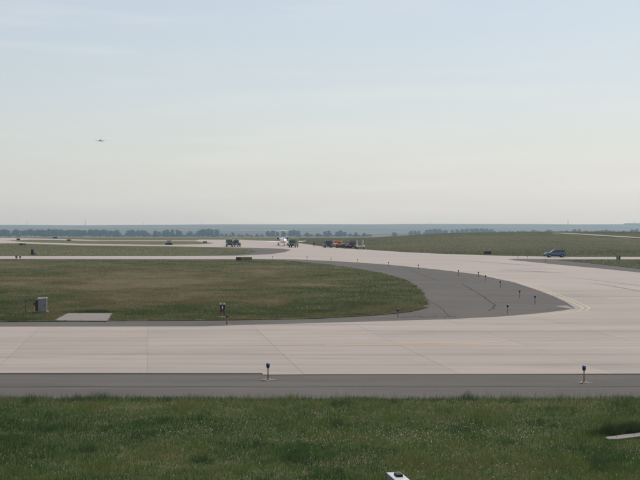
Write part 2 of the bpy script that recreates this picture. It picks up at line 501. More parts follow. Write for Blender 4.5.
def ribbon(pts, w, z):
    m = MB(); n = len(pts); vs = []
    for i in range(n):
        a = Vector(pts[max(i - 1, 0)]); b = Vector(pts[min(i + 1, n - 1)])
        d = (b - a).normalized(); nr = Vector((-d.y, d.x)); p = Vector(pts[i])
        ww = w(i / (n - 1)) if callable(w) else w
        vs += [(*(p + nr * ww / 2), z), (*(p - nr * ww / 2), z)]
    m.add(vs, [(2 * i, 2 * i + 1, 2 * i + 3, 2 * i + 2) for i in range(n - 1)])
    return m
def dens(pts, n=6):
    out = []
    for i in range(len(pts) - 1):
        for k in range(n): out.append((pts[i][0] + (pts[i + 1][0] - pts[i][0]) * k / n, pts[i][1] + (pts[i + 1][1] - pts[i][1]) * k / n))
    return out + [pts[-1]]
def offset(pts, d):
    out = []
    for i in range(len(pts)):
        a = Vector(pts[max(i - 1, 0)]); b = Vector(pts[min(i + 1, len(pts) - 1)])
        t_ = (b - a).normalized(); out.append((pts[i][0] - t_.y * d, pts[i][1] + t_.x * d))
    return out
# worn centreline and double edge line
structure(ribbon(dens(px([(-150, 346.4), (0, 346.2), (150, 346), (270, 345.6), (330, 345.0), (420, 344), (480, 343), (560, 340), (640, 336.6), (760, 331)])), 0.17, 0.0375).build("centreline_marking", "worn_yellow_paint"), "worn orange-yellow centre line along the near taxiway", "marking")
structure(ribbon(dens(px([(325, 345.9), (400, 345.2), (482, 344.2)])), 0.32, 0.0380).build("centreline_marking", "worn_yellow_paint"), "short second yellow line beside the centre line", "marking")
edge = px([(438, 269.6), (459, 272.2), (479, 274.6), (498, 278.9), (513, 281.9), (528, 286.8), (541, 291.2), (554, 296.3), (567, 301.9), (577, 306.6), (579.5, 308.6), (576, 310.6), (562, 312.4), (540, 314.8), (515, 317.0)])
for off, z in ((0.30, 0.0365), (0.85, 0.0370)):
    e = offset(dens(edge, 4), off)
    structure(ribbon(e, 0.11, z).build("edge_marking", "pale_yellow_paint"), "inner pale yellow line round the dark fillet" if off < 0.5 else "outer pale yellow line round the dark fillet", "marking")
# pale painted notch inside the tip of the fillet
structure(MB().poly(px([(555, 306.3), (566, 305.6), (573, 308.0), (572, 308.9), (564, 307.6)]), 0.013).build("painted_notch", "pad_concrete"), "pale patch inside the pointed tip of the dark fillet", "marking")
simple("rubber_film", (0.195, 0.172, 0.157), 0.95, spec=0.1, wear=0.12, scale=0.5)
for pts, w, lb in (([(497, 270.4), (515, 270.9), (535, 271.6), (568, 273.6)], 2.6, "dark rubber smear on the concrete beyond the fillet"), ([(585, 282), (610, 286), (640, 291.5), (680, 299)], 0.5, "faint tyre mark curving off to the right edge"), ([(560, 276.5), (600, 281), (640, 286), (690, 293)], 0.5, "fainter far tyre mark on the right concrete"), ([(455, 260.8), (480, 262.0), (510, 264), (545, 267)], 1.2, "long faint rubber streak on the far concrete")):
    q = dens(px(pts), 6); n_ = len(q) - 1
    structure(ribbon(q, lambda s_, w=w: 0.02 + w * math.sin(math.pi * min(max(s_, 0), 1)), 0.0345).build("tyre_mark", "rubber_film"), lb, "tyre mark")
# sealed cracks and seams in the asphalt
for pts, w in (([(462, 284), (470, 288.4), (484, 297), (495, 304.8), (493, 308.5), (488, 311.5)], 0.11), ([(400, 317.6), (415, 316.4), (425, 317.2), (440, 316.3), (455, 316.8)], 0.24), ([(404, 266.8), (424, 276), (440, 281.5)], 0.08), ([(428, 300), (442, 309), (450, 317)], 0.06)):
    q = dens(px(pts), 5); q = [(x + random.uniform(-.08, .08), y + random.uniform(-.25, .25)) for x, y in q]
    structure(ribbon(q, lambda s, w=w: w * (0.6 + 0.8 * random.random()), 0.0125).build("crack_seal", "tar_seal"), "dark sealed crack crossing the asphalt fillet", "crack")["group"] = "sealed cracks in the fillet"
structure(ribbon([(x, D_of(387) + 0.05 * math.sin(x)) for x in np.arange(-40, 41, 1.0)], 0.05, 0.0125).build("paving_seam", "tar_seal"), "dark paving seam along the near shoulder", "seam")
structure(ribbon([(x, D_of(374.6)) for x in np.arange(-40, 41, 2.0)], 0.14, 0.0120).build("paving_seam", "tar_seal"), "dark sealed joint between near shoulder and concrete", "seam")

# ------------------------------------------------------------------ grass infields (raised sheets over the pavement)
F1 = px([(-150, 322.6), (0, 322.2), (120, 321.3), (200, 320.8), (250, 320.2), (320, 318.8), (370, 316), (395, 314), (412, 312), (424, 309.3), (427.5, 305), (426, 299), (421, 291), (414, 284.5), (402, 279), (383, 273.8), (352, 268), (322, 264), (285, 260.8), (262, 260.1), (200, 260.2), (0, 259.8), (-150, 259.4)])
F2 = px([(-150, 256.0), (0, 255.8), (200, 255.4), (235, 255), (250, 253.6), (257, 251.7), (250, 250), (235, 248.9), (215, 248), (160, 247), (80, 246), (18, 244.1), (-150, 243.9)])
F3 = px([(6, 240.5), (30, 239.8), (60, 240.1), (90, 241), (195, 241.3), (208, 242.5), (214, 243.3), (200, 244.3), (160, 244.9), (80, 243.7), (40, 242.6), (18, 241.6)])
F4 = px([(558, 260.2), (600, 264.4), (640, 269), (840, 288), (840, 260.4), (640, 260.1)])
for nm, f, lb in (("infield", F1, "large brown and green grass field in the middle distance"), ("infield", F2, "narrow grass tongue behind the far cross taxiway"), ("infield", F3, "thin grass island among the farthest pavements"), ("infield", F4, "small dark green grass wedge at the right edge")):
    r = ragged(f, 2.0, 0.3 if f is F1 else 0.15)
    structure(MB().poly(r, 0.0, 0.06).build(nm, "grassland"), lb, "grass field")

# service road over the right-hand rise
def draped(pts, w, mat, name, label):
    m = MB(); c = [hit(*p) for p in pts]; vs = []
    c2 = []
    for i in range(len(c) - 1):
        for k in range(8): c2.append(c[i].lerp(c[i + 1], k / 8))
    c2.append(c[-1])
    for i, p in enumerate(c2):
        a, b = c2[max(i - 1, 0)], c2[min(i + 1, len(c2) - 1)]
        d = (b - a); d.z = 0; d.normalize()
        for s in (-1, 1):
            q = Vector((p.x - d.y * s * w / 2, p.y + d.x * s * w / 2, 0)); q.z = float(terrain(q.x, q.y)) + 0.22
            vs.append(q)
    m.add(vs, [(2 * i, 2 * i + 1, 2 * i + 3, 2 * i + 2) for i in range(len(c2) - 1)])
    structure(m.build(name, mat), label, "road")
draped([(557, 233.4), (575, 234.2), (600, 235.8), (625, 237.4), (645, 238.6), (700, 241.5)], 8, "pad_concrete", "service_road", "pale road climbing the grass rise at the right")

# ------------------------------------------------------------------ grass
def blade_mesh(name, x, y, z, h, w, tint, label, cat, lean=0.35):
    n = len(x); az = RNG.random(n) * 2 * np.pi
    la = RNG.random(n) * 2 * np.pi; ln = h * lean * (0.3 + RNG.random(n))
    v = np.empty((n, 3, 3), np.float32)
    dx = np.cos(az) * w / 2; dy = np.sin(az) * w / 2
    v[:, 0] = np.stack([x - dx, y - dy, z], -1); v[:, 1] = np.stack([x + dx, y + dy, z], -1)
    v[:, 2] = np.stack([x + np.cos(la) * ln, y + np.sin(la) * ln, z + h], -1)
    me = bpy.data.meshes.new(name)
    me.vertices.add(3 * n); me.vertices.foreach_set("co", v.reshape(-1))
    me.loops.add(3 * n); me.loops.foreach_set("vertex_index", np.arange(3 * n, dtype=np.int32))
    me.polygons.add(n); me.polygons.foreach_set("loop_start", np.arange(0, 3 * n, 3, dtype=np.int32))
    at = me.attributes.new("tint", 'FLOAT_COLOR', 'POINT')
    c = np.ones((n, 3, 4), np.float32); c[:, :, :3] = tint[:, None, :]
    at.data.foreach_set("color", c.reshape(-1))
    me.materials.append(MATS["grass_blades"]); me.update()
    o = link(name, me); tag(o, label, cat, None, "stuff"); return o

def lerp_col(stops, f):
    ps = [s[0] for s in stops]
    return np.stack([np.interp(f, ps, [s[1][k] for s in stops]) for k in range(3)], -1)

GREEN = (0.052, 0.085, 0.026); DEEP = (0.026, 0.052, 0.018); OLIVE = (0.095, 0.092, 0.036); BROWN = (0.112, 0.094, 0.048); STRAW = (0.26, 0.215, 0.125)
SLAB_R = px([(604, 439.2), (616, 437.5), (645, 433.6), (700, 426.5), (700, 432), (650, 437), (618, 441), (608, 441)])
CAB_F = P(397, 472, 0.0)

def near_grass():
    n = 420000
    d = D_of(398) - 21.5 * RNG.random(n) ** 0.9
    x = (RNG.random(n) * 2 - 1) * (d * 0.30 + 3.0)
    edge_ = D_of(398.3) + 1.3 * (fbm(x * 1.6, x * 0 + 3.1) - 0.5)
    keep = (d < edge_) & ~inside(SLAB_R, x, d)
    x, d = x[keep], d[keep]; n = len(x)
    pxx = x / d * FPX + 320; pyy = HORIZON + CAM_H / d * FPX
    clump = fbm(x * 0.8 + 5, d * 0.8); patch = fbm(x * 0.22 + 40, d * 0.22 + 8)
    h = (0.045 + 0.10 * clump ** 1.6 * 1.6) * (0.6 + 0.8 * RNG.random(n))
    h *= np.where(fbm(x * 2.2, d * 2.2 + 70) > 0.60, 1.45, 1.0)
    rim = np.exp(-((D_of(398) - d) / 0.9) ** 2)
    h *= 1 + 0.55 * rim * (0.3 + fbm(x * 0.7 + 90, d * 0))
    # rank growth behind the right-hand slab, its shaded side painted into the tint
    bank = np.exp(-((x - P(624, 433)[0]) / 1.0) ** 4 - ((d - D_of(432.6) - 0.12 * (x - P(624, 433)[0])) / 0.42) ** 2)
    h += 0.30 * bank * RNG.random(n)
    weeds = np.zeros(n)
    for (wx, wy, r) in [(75, 400, .5), (90, 401, .4), (465, 400, .5), (440, 401, .35), (395, 403, .3), (510, 402, .45), (620, 404, .5), (165, 401, .3), (30, 402, .3), (12, 441, .5), (110, 431, .4), (40, 430, .4), (335, 424, .5), (465, 434, .5), (545, 425, .6), (560, 412, .6), (205, 460, .5), (142, 437, .45), (480, 424, .5), (340, 405, .5), (250, 446, .4), (90, 452, .4), (600, 466, .6), (300, 462, .5)]:
        c = P(wx, wy); weeds = np.maximum(weeds, np.exp(-(((x - c[0]) / r) ** 2 + ((d - c[1]) / (r * 1.3)) ** 2)))
    weeds = weeds * np.clip((fbm(x * 3.1 + 7, d * 2.3) - 0.40) * 5, 0, 1)
    h *= 1 + 1.0 * weeds
    brown = 0.20 + 1.1 * (patch - 0.46) + 0.7 * (clump - 0.5) - 0.22 * np.exp(-((pyy - 428) / 9) ** 2) + 0.28 * np.exp(-(((pxx - 330) / 130) ** 2 + ((pyy - 441) / 4) ** 2)) + 0.15 * np.exp(-((pyy - 404) / 5) ** 2) + 0.16 * np.exp(-((pyy - 470) / 16) ** 2) + 0.8 * (fbm(x * 1.9 + 3, d * 1.3 + 44) - 0.5) + 0.22 * np.exp(-(((pxx - 110) / 70) ** 2 + ((pyy - 407) / 5) ** 2)) - 0.3 * weeds - 0.35 * rim
    f = np.clip(brown + (RNG.random(n) - 0.5) * 0.42, 0, 1)
    tint = lerp_col([(0, DEEP), (0.22, GREEN), (0.5, (0.075, 0.092, 0.030)), (0.75, OLIVE), (0.95, BROWN), (1, (0.18, 0.15, 0.085))], f)
    tint *= np.array([1.46, 1.66, 1.44]) * (0.72 + 0.56 * RNG.random(n))[:, None]
    lum = np.maximum(bank, weeds)[:, None]
    tint = tint * (1 - lum) + lum * np.array([0.062, 0.098, 0.044]) * (0.7 + 0.6 * RNG.random(n))[:, None]  # weeds in their own dark green, bank blades darkened for their shaded side
    w = (0.007 + 0.010 * RNG.random(n)) * (1 + 0.5 * weeds)
    nb = 9000
    bx_ = P(628, 433)[0] + RNG.normal(size=nb) * 0.55; by_ = D_of(434.2) + 0.30 * (bx_ - P(624, 433)[0]) + RNG.normal(size=nb) * 0.20
    k = ~inside(SLAB_R, bx_, by_); bx_, by_ = bx_[k], by_[k]; nb = len(bx_)
    x = np.concatenate([x, bx_]); d = np.concatenate([d, by_]); h = np.concatenate([h, (0.10 + 0.24 * RNG.random(nb)) * (0.3 + 1.5 * fbm(bx_ * 3, by_ * 3))])
    w = np.concatenate([w, 0.012 + 0.016 * RNG.random(nb)]); tint = np.concatenate([tint, np.array([0.044, 0.072, 0.030]) * (0.6 + 0.8 * RNG.random(nb))[:, None]]); n = len(x)  # further bank blades, shade put into their dark tint
    ns = 5200      # thin seed stalks standing above the turf, thickest along the pavement edge
    sd = D_of(398) - np.where(RNG.random(ns) < 0.45, 1.6 * RNG.random(ns) ** 1.5, 19 * RNG.random(ns)); sx_ = (RNG.random(ns) * 2 - 1) * (sd * 0.29)
    k = (fbm(sx_ * 0.5 + 12, sd * 0.5) + 0.25 * (sx_ > 4) > 0.52) & ~inside(SLAB_R, sx_, sd); sx_, sd = sx_[k], sd[k]; ns = len(sx_)
    x = np.concatenate([x, sx_]); d = np.concatenate([d, sd]); h = np.concatenate([h, 0.20 + 0.26 * RNG.random(ns)]); w = np.concatenate([w, 0.006 + 0.006 * RNG.random(ns)])
    tint = np.concatenate([tint, np.array([0.15, 0.14, 0.075]) * (0.6 + 0.8 * RNG.random(ns))[:, None]]); n = len(x)
    blade_mesh("foreground_grass", x, d, np.zeros(n), h, w, tint, "short green grass with weeds in the foreground", "grass", 0.5)
    # fruiting clover and other white heads
    m = 22000
    wd = D_of(398) - 20 * RNG.random(m); wx_ = (RNG.random(m) * 2 - 1) * (wd * 0.30)
    qx = wx_ / wd * FPX + 320; qy = HORIZON + CAM_H / wd * FPX
    pr = 0.012 + 0.9 * np.exp(-(((qy - 438 + 0.012 * (qx - 380)) / 8) ** 2 + ((qx - 420) / 120) ** 2)) + 0.4 * np.exp(-(((qy - 432) / 6) ** 2 + ((qx - 170) / 60) ** 2)) + 0.3 * np.exp(-(((qy - 470) / 9) ** 2 + ((qx - 500) / 120) ** 2))
    k = (RNG.random(m) < pr * (0.2 + 1.2 * fbm(wx_ * 1.3, wd * 1.3 + 33))) & ~inside(SLAB_R, wx_, wd)
    mb = MB()
    for a, b in zip(wx_[k], wd[k]):
        r = random.uniform(0.006, 0.016); zz = random.uniform(0.06, 0.15)
        mb.add([(a - r, b, zz), (a, b - r, zz), (a + r, b, zz), (a, b + r, zz), (a, b, zz + r * 1.2), (a, b, zz - r)],
               [(0, 1, 4), (1, 2, 4), (2, 3, 4), (3, 0, 4), (1, 0, 5), (2, 1, 5), (3, 2, 5), (0, 3, 5)])
    tag(mb.build("clover_heads", "flower_white"), "small white clover heads scattered in the foreground grass", "wildflowers", None, "stuff")
near_grass()

PAD = px([(54, 321.6), (107, 321.9), (112.5, 314.3), (68, 314.3)])
def mid_grass():
    n = 1500000
    d = D_of(323) + (D_of(259.3) - D_of(323)) * RNG.random(n) ** 1.35
    x = (RNG.random(n) * 2 - 1) * (d * 0.30 + 4)
    dk = np.clip((110 / d) ** 1.2, 0, 1)
    jx = x + (fbm(x * 1.1, d * 1.1) - 0.5) * 0.9; jd = d + (fbm(x * 0.9 + 60, d * 0.9) - 0.5) * 1.3
    keep = inside(F1, jx, jd) & ~inside(PAD, jx, d - (fbm(x * 2.0 + 60, d * 2) - 0.5) * 1.2) & (RNG.random(n) < 0.25 + 0.75 * dk)
    x, d = x[keep], d[keep]; n = len(x)
    pxx = x / d * FPX + 320; pyy = HORIZON + CAM_H / d * FPX
    clump = fbm(x * 0.35 + 5, d * 0.35); patch = fbm(x * 0.05 + 3, d * 0.035 + 20); p2 = fbm(x * 0.16 + 50, d * 0.12)
    G = lambda cx, cy, sx, sy: np.exp(-(((pxx - cx) / sx) ** 2 + ((pyy - cy) / sy) ** 2))
    brown = 0.34 + 1.8 * (patch - 0.5) + 0.7 * (fbm(x * 0.7 + 31, d * 0.35) - 0.5) + 1.2 * (p2 - 0.5) + 0.50 * G(190, 284, 130, 13) + 0.22 * G(60, 268, 70, 5) + 0.20 * G(250, 300, 90, 5) - 0.30 * G(0, 298, 60, 12) - 0.30 * G(375, 288, 60, 20) - 0.15 * G(200, 261, 300, 3) - 0.1 * G(200, 317, 300, 4)
    trk = sum(np.exp(-((pyy - (268.5 + q * 2.6) - (pxx - 262) * 0.21) / 0.45) ** 2) for q in range(3)) * np.exp(-((pxx - 268) / 22) ** 2)
    straw = 0.5 * trk + 0.55 * G(265, 274, 16, 4) + 0.5 * G(283, 303, 18, 3.5) + 0.2 * G(100, 289, 26, 2.5) + 0.25 * G(330, 292, 30, 3)
    f = np.clip(brown + (RNG.random(n) - 0.5) * 0.40 + straw * (p2 > 0.45), 0, 1)
    tint = lerp_col([(0, (0.040, 0.062, 0.024)), (0.25, (0.066, 0.080, 0.032)), (0.5, (0.090, 0.088, 0.042)), (0.78, (0.108, 0.088, 0.054)), (1, (0.165, 0.140, 0.092))], f)
    tint *= np.array([1.85, 1.66, 1.75]) * (0.8 + 0.4 * RNG.random(n))[:, None]
    h = (0.05 + 0.20 * clump ** 2) * (0.6 + 0.8 * RNG.random(n)) * np.where(f > 0.7, 0.8, 1.0)
    lo = D_of(np.interp(0, [0], [321.0]))
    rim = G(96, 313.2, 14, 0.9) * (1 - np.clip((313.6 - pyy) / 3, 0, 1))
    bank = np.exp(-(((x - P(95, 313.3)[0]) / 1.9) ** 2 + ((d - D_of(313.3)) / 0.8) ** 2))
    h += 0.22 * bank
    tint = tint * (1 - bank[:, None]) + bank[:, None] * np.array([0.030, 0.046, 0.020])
    w = (0.010 + 0.014 * RNG.random(n)) * np.sqrt(d / 90) * 1.15
    blade_mesh("infield_grass", x, d, np.full(n, 0.06), h, w, tint, "patchy brown and green grass covering the middle field", "grass", 0.5)
    return n
mid_grass()

def far_grass():
    xs, ds, hs, ws, zs, ts = [], [], [], [], [], []
    for poly, n, zz in ((F2, 60000, 0.06), (F4, 60000, 0.06), (None, 330000, 0.0)):
        if poly is not None:
            P_ = np.array(poly); lo, hi = P_.min(0), P_.max(0); hi[0] = min(hi[0], 95)
            lo[0] = max(lo[0], -130)
            x = lo[0] + (hi[0] - lo[0]) * RNG.random(n); d = lo[1] + (hi[1] - lo[1]) * RNG.random(n)
            k = inside(poly, x, d)
        else:
            d = 255 + 445 * RNG.random(n) ** 1.3; x = d * (-0.02 + 0.31 * RNG.random(n))
            pxx = x / d * FPX + 320
            k = (d > np.interp(pxx, [296, 310, 322, 350, 370, 400, 440, 480, 510, 560, 900], [D_of(v) + 1.5 for v in (242.6, 244.7, 246.7, 248.6, 250, 252, 253.9, 255.2, 256.1, 257, 256.9)]))
            ry = HORIZON + (CAM_H - terrain(x, d)) / d * FPX
            k &= ~((np.abs(ry - np.interp(pxx, [557, 575, 600, 625, 645, 700], [233.4, 234.2, 235.8, 237.4, 238.6, 241.5])) < 1.0) & (pxx > 553))
        x, d = x[k], d[k]; n = len(x)
        p1 = fbm(x * 0.012 + 9, d * 0.022); p2 = fbm(x * 0.05, d * 0.05 + 60)
        f = np.clip(0.38 + 2.6 * (p1 - 0.5) + 0.9 * (p2 - 0.5) + (RNG.random(n) - 0.5) * 0.35 + (-0.25 if poly is F4 else 0), 0, 1)
        t_ = lerp_col([(0, (0.042, 0.068, 0.032)), (0.3, (0.060, 0.080, 0.037)), (0.6, (0.090, 0.086, 0.044)), (0.85, (0.116, 0.096, 0.060)), (1, (0.17, 0.15, 0.10))], f) * 1.02 * (0.85 + 0.3 * RNG.random(n))[:, None]
        xs.append(x); ds.append(d); hs.append((0.04 + 0.09 * RNG.random(n)) * (0.7 + 0.6 * p2)); ws.append(0.05 + 0.05 * RNG.random(n) * (d / 300)); ts.append(t_)
        zs.append(np.full(n, zz) if poly is not None else terrain(x, d))
    c = np.concatenate
    blade_mesh("distant_grass", c(xs), c(ds), c(zs), c(hs), c(ws), c(ts), "rough olive grass on the far fields and rise", "grass", 0.5)
far_grass()

# ------------------------------------------------------------------ pads
pad = structure(MB().poly(PAD, 0.03, 0.085).build("concrete_pad", "old_concrete"), "pale concrete pad at the edge of the middle field", "pad")
tag(MB().poly(SLAB_R, 0.0, 0.07).build("drain_slab", "pad_concrete", bevel=0.012), "tapering pale concrete drain slab in the grass at lower right", "slab")
# ------------------------------------------------------------------ taxiway edge lights
def make_edge_light():
    r = empty("edge_light", "x", "edge light")
    m = MB(); m.poly([(-.40, -.03), (-.16, .12), (-.10, .42), (.06, .45), (.15, .16), (.42, .05), (.36, -.08), (.12, -.14), (.05, -.36), (-.09, -.34), (-.14, -.15)], 0.0, 0.012)
    m.build("base_pad", "pad_concrete", r)
    m = MB(); m.tube((0, 0, 0.012), (0, 0, 0.05), 0.10, 0.085, 14); m.build("base_plate", "stake_orange", r)
    m = MB(); m.tube((0, 0, 0.05), (0, 0, 0.53), 0.028, 0.026, 8); m.build("stake", "stake_orange", r, True)
    m = MB(); m.tube((0, 0, 0.53), (0, 0, 0.58), 0.055, 0.07, 12); m.build("collar", "dark_metal", r)
    m = MB()
    prof = [(0.068, 0.58), (0.085, 0.62), (0.085, 0.70), (0.07, 0.745), (0.03, 0.765)]
    m.rings([[(rr * math.cos(2 * math.pi * i / 12), rr * math.sin(2 * math.pi * i / 12), zz) for i in range(12)] for rr, zz in prof])
    m.build("lens", "light_blue_lens", r, True)
    return r
EL = make_edge_light(); first = True
def edge_light(pxx, py, label, z=0.012, group="taxiway edge lights"):
    global first
    o = EL if first else copy_tree(EL)
    first = False
    x, y = P(pxx, py); o.location = (x, y, z); o.rotation_euler = (0, 0, random.uniform(-0.3, 0.3))
    tag(o, label, "edge light", group); return o
edge_light(268, 380, "blue-topped edge light left on the near asphalt shoulder")
edge_light(584, 382.8, "blue-topped edge light right on the near asphalt shoulder")
edge_light(226.8, 325.2, "edge light just right of the dark guard light post")
edge_light(398, 318.6, "edge light below the rounded end of the middle field")
edge_light(507.6, 314.2, "lowest edge light inside the pointed dark fillet")
edge_light(535, 304.0, "edge light nearest the pointed tip of the fillet")
edge_light(519.6, 298, "second edge light back from the fillet tip")
edge_light(500.3, 287.6, "third edge light back from the fillet tip")
edge_light(485.5, 281.2, "fourth edge light back from the fillet tip")
edge_light(478.4, 277.4, "fifth edge light back from the fillet tip")
edge_light(458.5, 275.4, "sixth edge light back from the fillet tip")
edge_light(418.3, 269.4, "seventh edge light back from the fillet tip")
edge_light(388.5, 266.4, "eighth edge light back from the fillet tip")
edge_light(357.5, 263.0, "ninth edge light back from the fillet tip")
edge_light(331, 261.6, "tenth edge light back from the fillet tip")
edge_light(307, 260.2, "eleventh edge light back from the fillet tip")
edge_light(272.5, 259.8, "farthest edge light at the corner of the middle field")
edge_light(518, 259.0, "left of two far edge lights at the right junction")
edge_light(527.5, 259.4, "right of two far edge lights at the right junction")
edge_light(545.5, 263.2, "far edge light on the thin grey right shoulder")
edge_light(176, 250.6, "tiny far edge light on the grass tongue", 0.06)
edge_light(42.5, 244.6, "tiny far edge light beside the upper left strip", 0.06)

# ------------------------------------------------------------------ guard lights
def make_guard():
    r = empty("guard_light", "x", "guard light")
    MB().box((0, 0, 0.03), (0.62, 0.62, 0.06)).build("base", "pad_concrete", r)
    for s in (-1, 1):
        MB().tube((s * 0.13, 0, 0.06), (s * 0.13, 0, 0.42), 0.025, None, 8).build("leg", "dark_metal", r)
    MB().box((0, 0, 0.52), (0.38, 0.24, 0.20)).build("lower_housing", "maroon_paint", r, bevel=0.02)
    b = MB().box((0, 0, 0.80), (0.38, 0.26, 0.36)).build("housing", "black_paint", r, bevel=0.02)
    MB().box((0, -0.137, 0.79), (0.09, 0.012, 0.22)).build("plate", "white_paint", b)
    for s in (-1, 1):
        l = MB().tube((s * 0.13, 0.1, 1.07), (s * 0.13, -0.12, 1.07), 0.085, 0.095, 14).build("lamp", "galvanised", r)
        MB().tube((s * 0.13, -0.12, 1.07), (s * 0.13, -0.135, 1.07), 0.075, None, 14).build("lamp_glass", "lamp_clear", l)
        MB().box((s * 0.13, -0.16, 1.165), (0.2, 0.2, 0.015)).build("visor", "dark_metal", l)
    return r
G0 = make_guard()
G0.location = (*P(222.6, 318.4), 0.06); tag(G0, "dark guard light with two pale lamps beside the near edge of the field", "guard light", "runway guard lights")
for q, lb in (((16.4, 260.4), "tall dark red guard light at the left edge of the cross taxiway"), ((20.2, 259.8), "smaller right one of two guard lights at the left edge")):
    g_ = copy_tree(G0); g_.location = (*P(*q), 0.03); g_.rotation_euler = (0, 0, 1.1); tag(g_, lb, "guard light", "runway guard lights")
    if q[0] > 18: g_.scale = (0.8, 0.8, 0.75)

# ------------------------------------------------------------------ cabinets
c = empty("equipment_cabinet", "grey metal equipment cabinet with bright lid in the left field", "cabinet", (*P(41, 313.3), 0.06), 0.12)
MB().box((0, 0, 0.06), (1.15, 0.9, 0.12)).build("plinth", "pad_concrete", c)
b = MB().box((0.13, 0, 0.62), (0.66, 0.6, 1.0)).build("cabinet_body", "cabinet_grey", c, bevel=0.015)
MB().box((0.13, -0.306, 0.60), (0.56, 0.012, 0.86)).build("door", "cabinet_grey", b)
MB().box((0.34, -0.325, 0.62), (0.03, 0.03, 0.14)).build("handle", "dark_metal", b)
MB().box((0.13, 0, 1.145), (0.74, 0.70, 0.05)).build("lid", "galvanised", c, bevel=0.01)
MB().box((0.30, 0.02, 1.20), (0.36, 0.5, 0.03), ry=-0.12).build("lid_flap", "galvanised", c)
MB().box((-0.33, 0.08, 0.57), (0.20, 0.42, 0.9)).build("side_housing", "dark_metal", c, bevel=0.015)
MB().box((-0.52, 0.05, 0.72), (0.16, 0.22, 0.26)).build("meter_box", "maroon_paint", c)
MB().tube((-0.43, 0.08, 1.06), (-1.25, 0.15, 1.06), 0.02, None, 8).build("conduit", "dark_metal", c)
MB().tube((-1.25, 0.15, 0.0), (-1.25, 0.15, 1.08), 0.022, None, 8).build("conduit_post", "dark_metal", c)

c = empty("equipment_cabinet", "small dark equipment cabinet with lower box behind the cross taxiway", "cabinet", (*P(33.5, 255.2), 0.06))
MB().box((0, 0, 0.05), (1.7, 0.9, 0.1)).build("plinth", "pad_concrete", c)
MB().box((-0.25, 0, 0.72), (0.62, 0.5, 1.25)).build("cabinet_body", "dark_metal", c, bevel=0.02)
MB().box((-0.25, 0, 1.37), (0.70, 0.58, 0.05)).build("lid", "cabinet_grey", c)
MB().box((0.45, 0, 0.40), (0.72, 0.5, 0.6)).build("lower_box", "cabinet_grey", c, bevel=0.02)
c = empty("equipment_cabinet", "dark hut-like cabinet on a wide plinth on the far grass island", "cabinet", (*P(169, 245.0), 0.05))
MB().box((0, 0, 0.35), (2.6, 1.6, 0.7)).build("plinth", "dark_metal", c, bevel=0.03)
MB().box((0.05, 0, 1.1), (1.5, 1.1, 0.8)).build("cabinet_body", "cabinet_grey", c, bevel=0.03)
MB().box((0.05, 0, 1.54), (1.75, 1.3, 0.08)).build("lid", "dark_metal", c)

bx_d = P(394, 472, 1.0)
c = empty("metal_locker", "long pale grey metal box with black cap at the bottom edge", "locker", (0, 0, 0))
far_l, far_r = P(386.6, 472.3, 1.0), P(400.4, 472.3, 1.0)
w_ = far_r[0] - far_l[0]; ang = math.atan2(0.17, 0.94)
c.location = ((far_l[0] + far_r[0]) / 2, far_l[1], 0); c.rotation_euler = (0, 0, ang * 1.0)
MB().box((0, -0.70, 0.49), (w_ * 0.97, 1.4, 0.96)).build("locker_body", "cabinet_grey", c, bevel=0.012)
MB().box((0, -0.70, 0.985), (w_ * 1.04, 1.45, 0.03)).build("lid", "galvanised", c, bevel=0.008)
MB().box((0.02, -0.42, 1.03), (0.16, 0.30, 0.06)).build("cap", "tyre", c, bevel=0.012)

# ------------------------------------------------------------------ airfield signs
def sign(pxx, py, w, h, panels, label, rz=0.0, z=0.04, name="airfield_sign"):
    r = empty(name, label, "sign", (*P(pxx, py), z), rz, "airfield signs")
    m = MB().box((0, 0, 0.03), (w + 0.3, 0.7, 0.06)); m.build("footing", "pad_concrete", r)
    nl = max(2, int(w / 0.9) + 1)
    for i in range(nl):
        MB().tube((-w / 2 + 0.15 + i * (w - 0.3) / (nl - 1), 0, 0.06), (-w / 2 + 0.15 + i * (w - 0.3) / (nl - 1), 0, 0.17), 0.03, None, 8).build("leg", "dark_metal", r)
    b = MB().box((0, 0, 0.17 + h / 2), (w, 0.2, h)).build("sign_case", "dark_metal", r, bevel=0.015)
    x = -w / 2 + 0.04
    for frac, mat in panels:
        pw = (w - 0.08) * frac
        MB().box((x + pw / 2, -0.107, 0.17 + h / 2), (pw - 0.02, 0.014, h - 0.09)).build("sign_face", mat, b)
        x += pw
    return r
simple("sign_yellow_shaded", (0.20, 0.17, 0.045), 0.5)  # sign yellow dulled to olive, the shade on the faces put into the colour
sign(244, 261.4, 3.15, 0.66, [(0.3, "black_paint"), (0.35, "sign_yellow_shaded"), (0.35, "sign_yellow_shaded")], "wide black and yellow airfield sign at the top edge of the middle field")
sign(22.4, 245.6, 2.35, 0.62, [(0.5, "black_paint"), (0.5, "sign_yellow_shaded")], "dark wide sign beside the upper left strip")
sign(18.3, 240.4, 1.7, 0.75, [(1, "black_paint")], "small far sign at the left pavement loop")
sign(55, 238.7, 2.2, 0.7, [(1, "black_paint")], "farthest small dark sign at left, just below the tree belt")
sign(69, 241.4, 2.0, 0.7, [(0.5, "black_paint"), (0.5, "sign_yellow_shaded")], "small dark sign on the far grass island")
sign(205, 243.1, 1.6, 0.5, [(1, "black_paint")], "low dark sign near the right tip of the grass island")
sign(487.6, 254.7, 1.75, 0.62, [(0.5, "black_paint"), (0.5, "black_paint")], "dark two-panel sign on the grass left of the car")
sign(618.4, 260.6, 0.85, 0.75, [(0.6, "cabinet_grey"), (0.4, "black_paint")], "small square grey and black sign at the right roadside", 0.35)

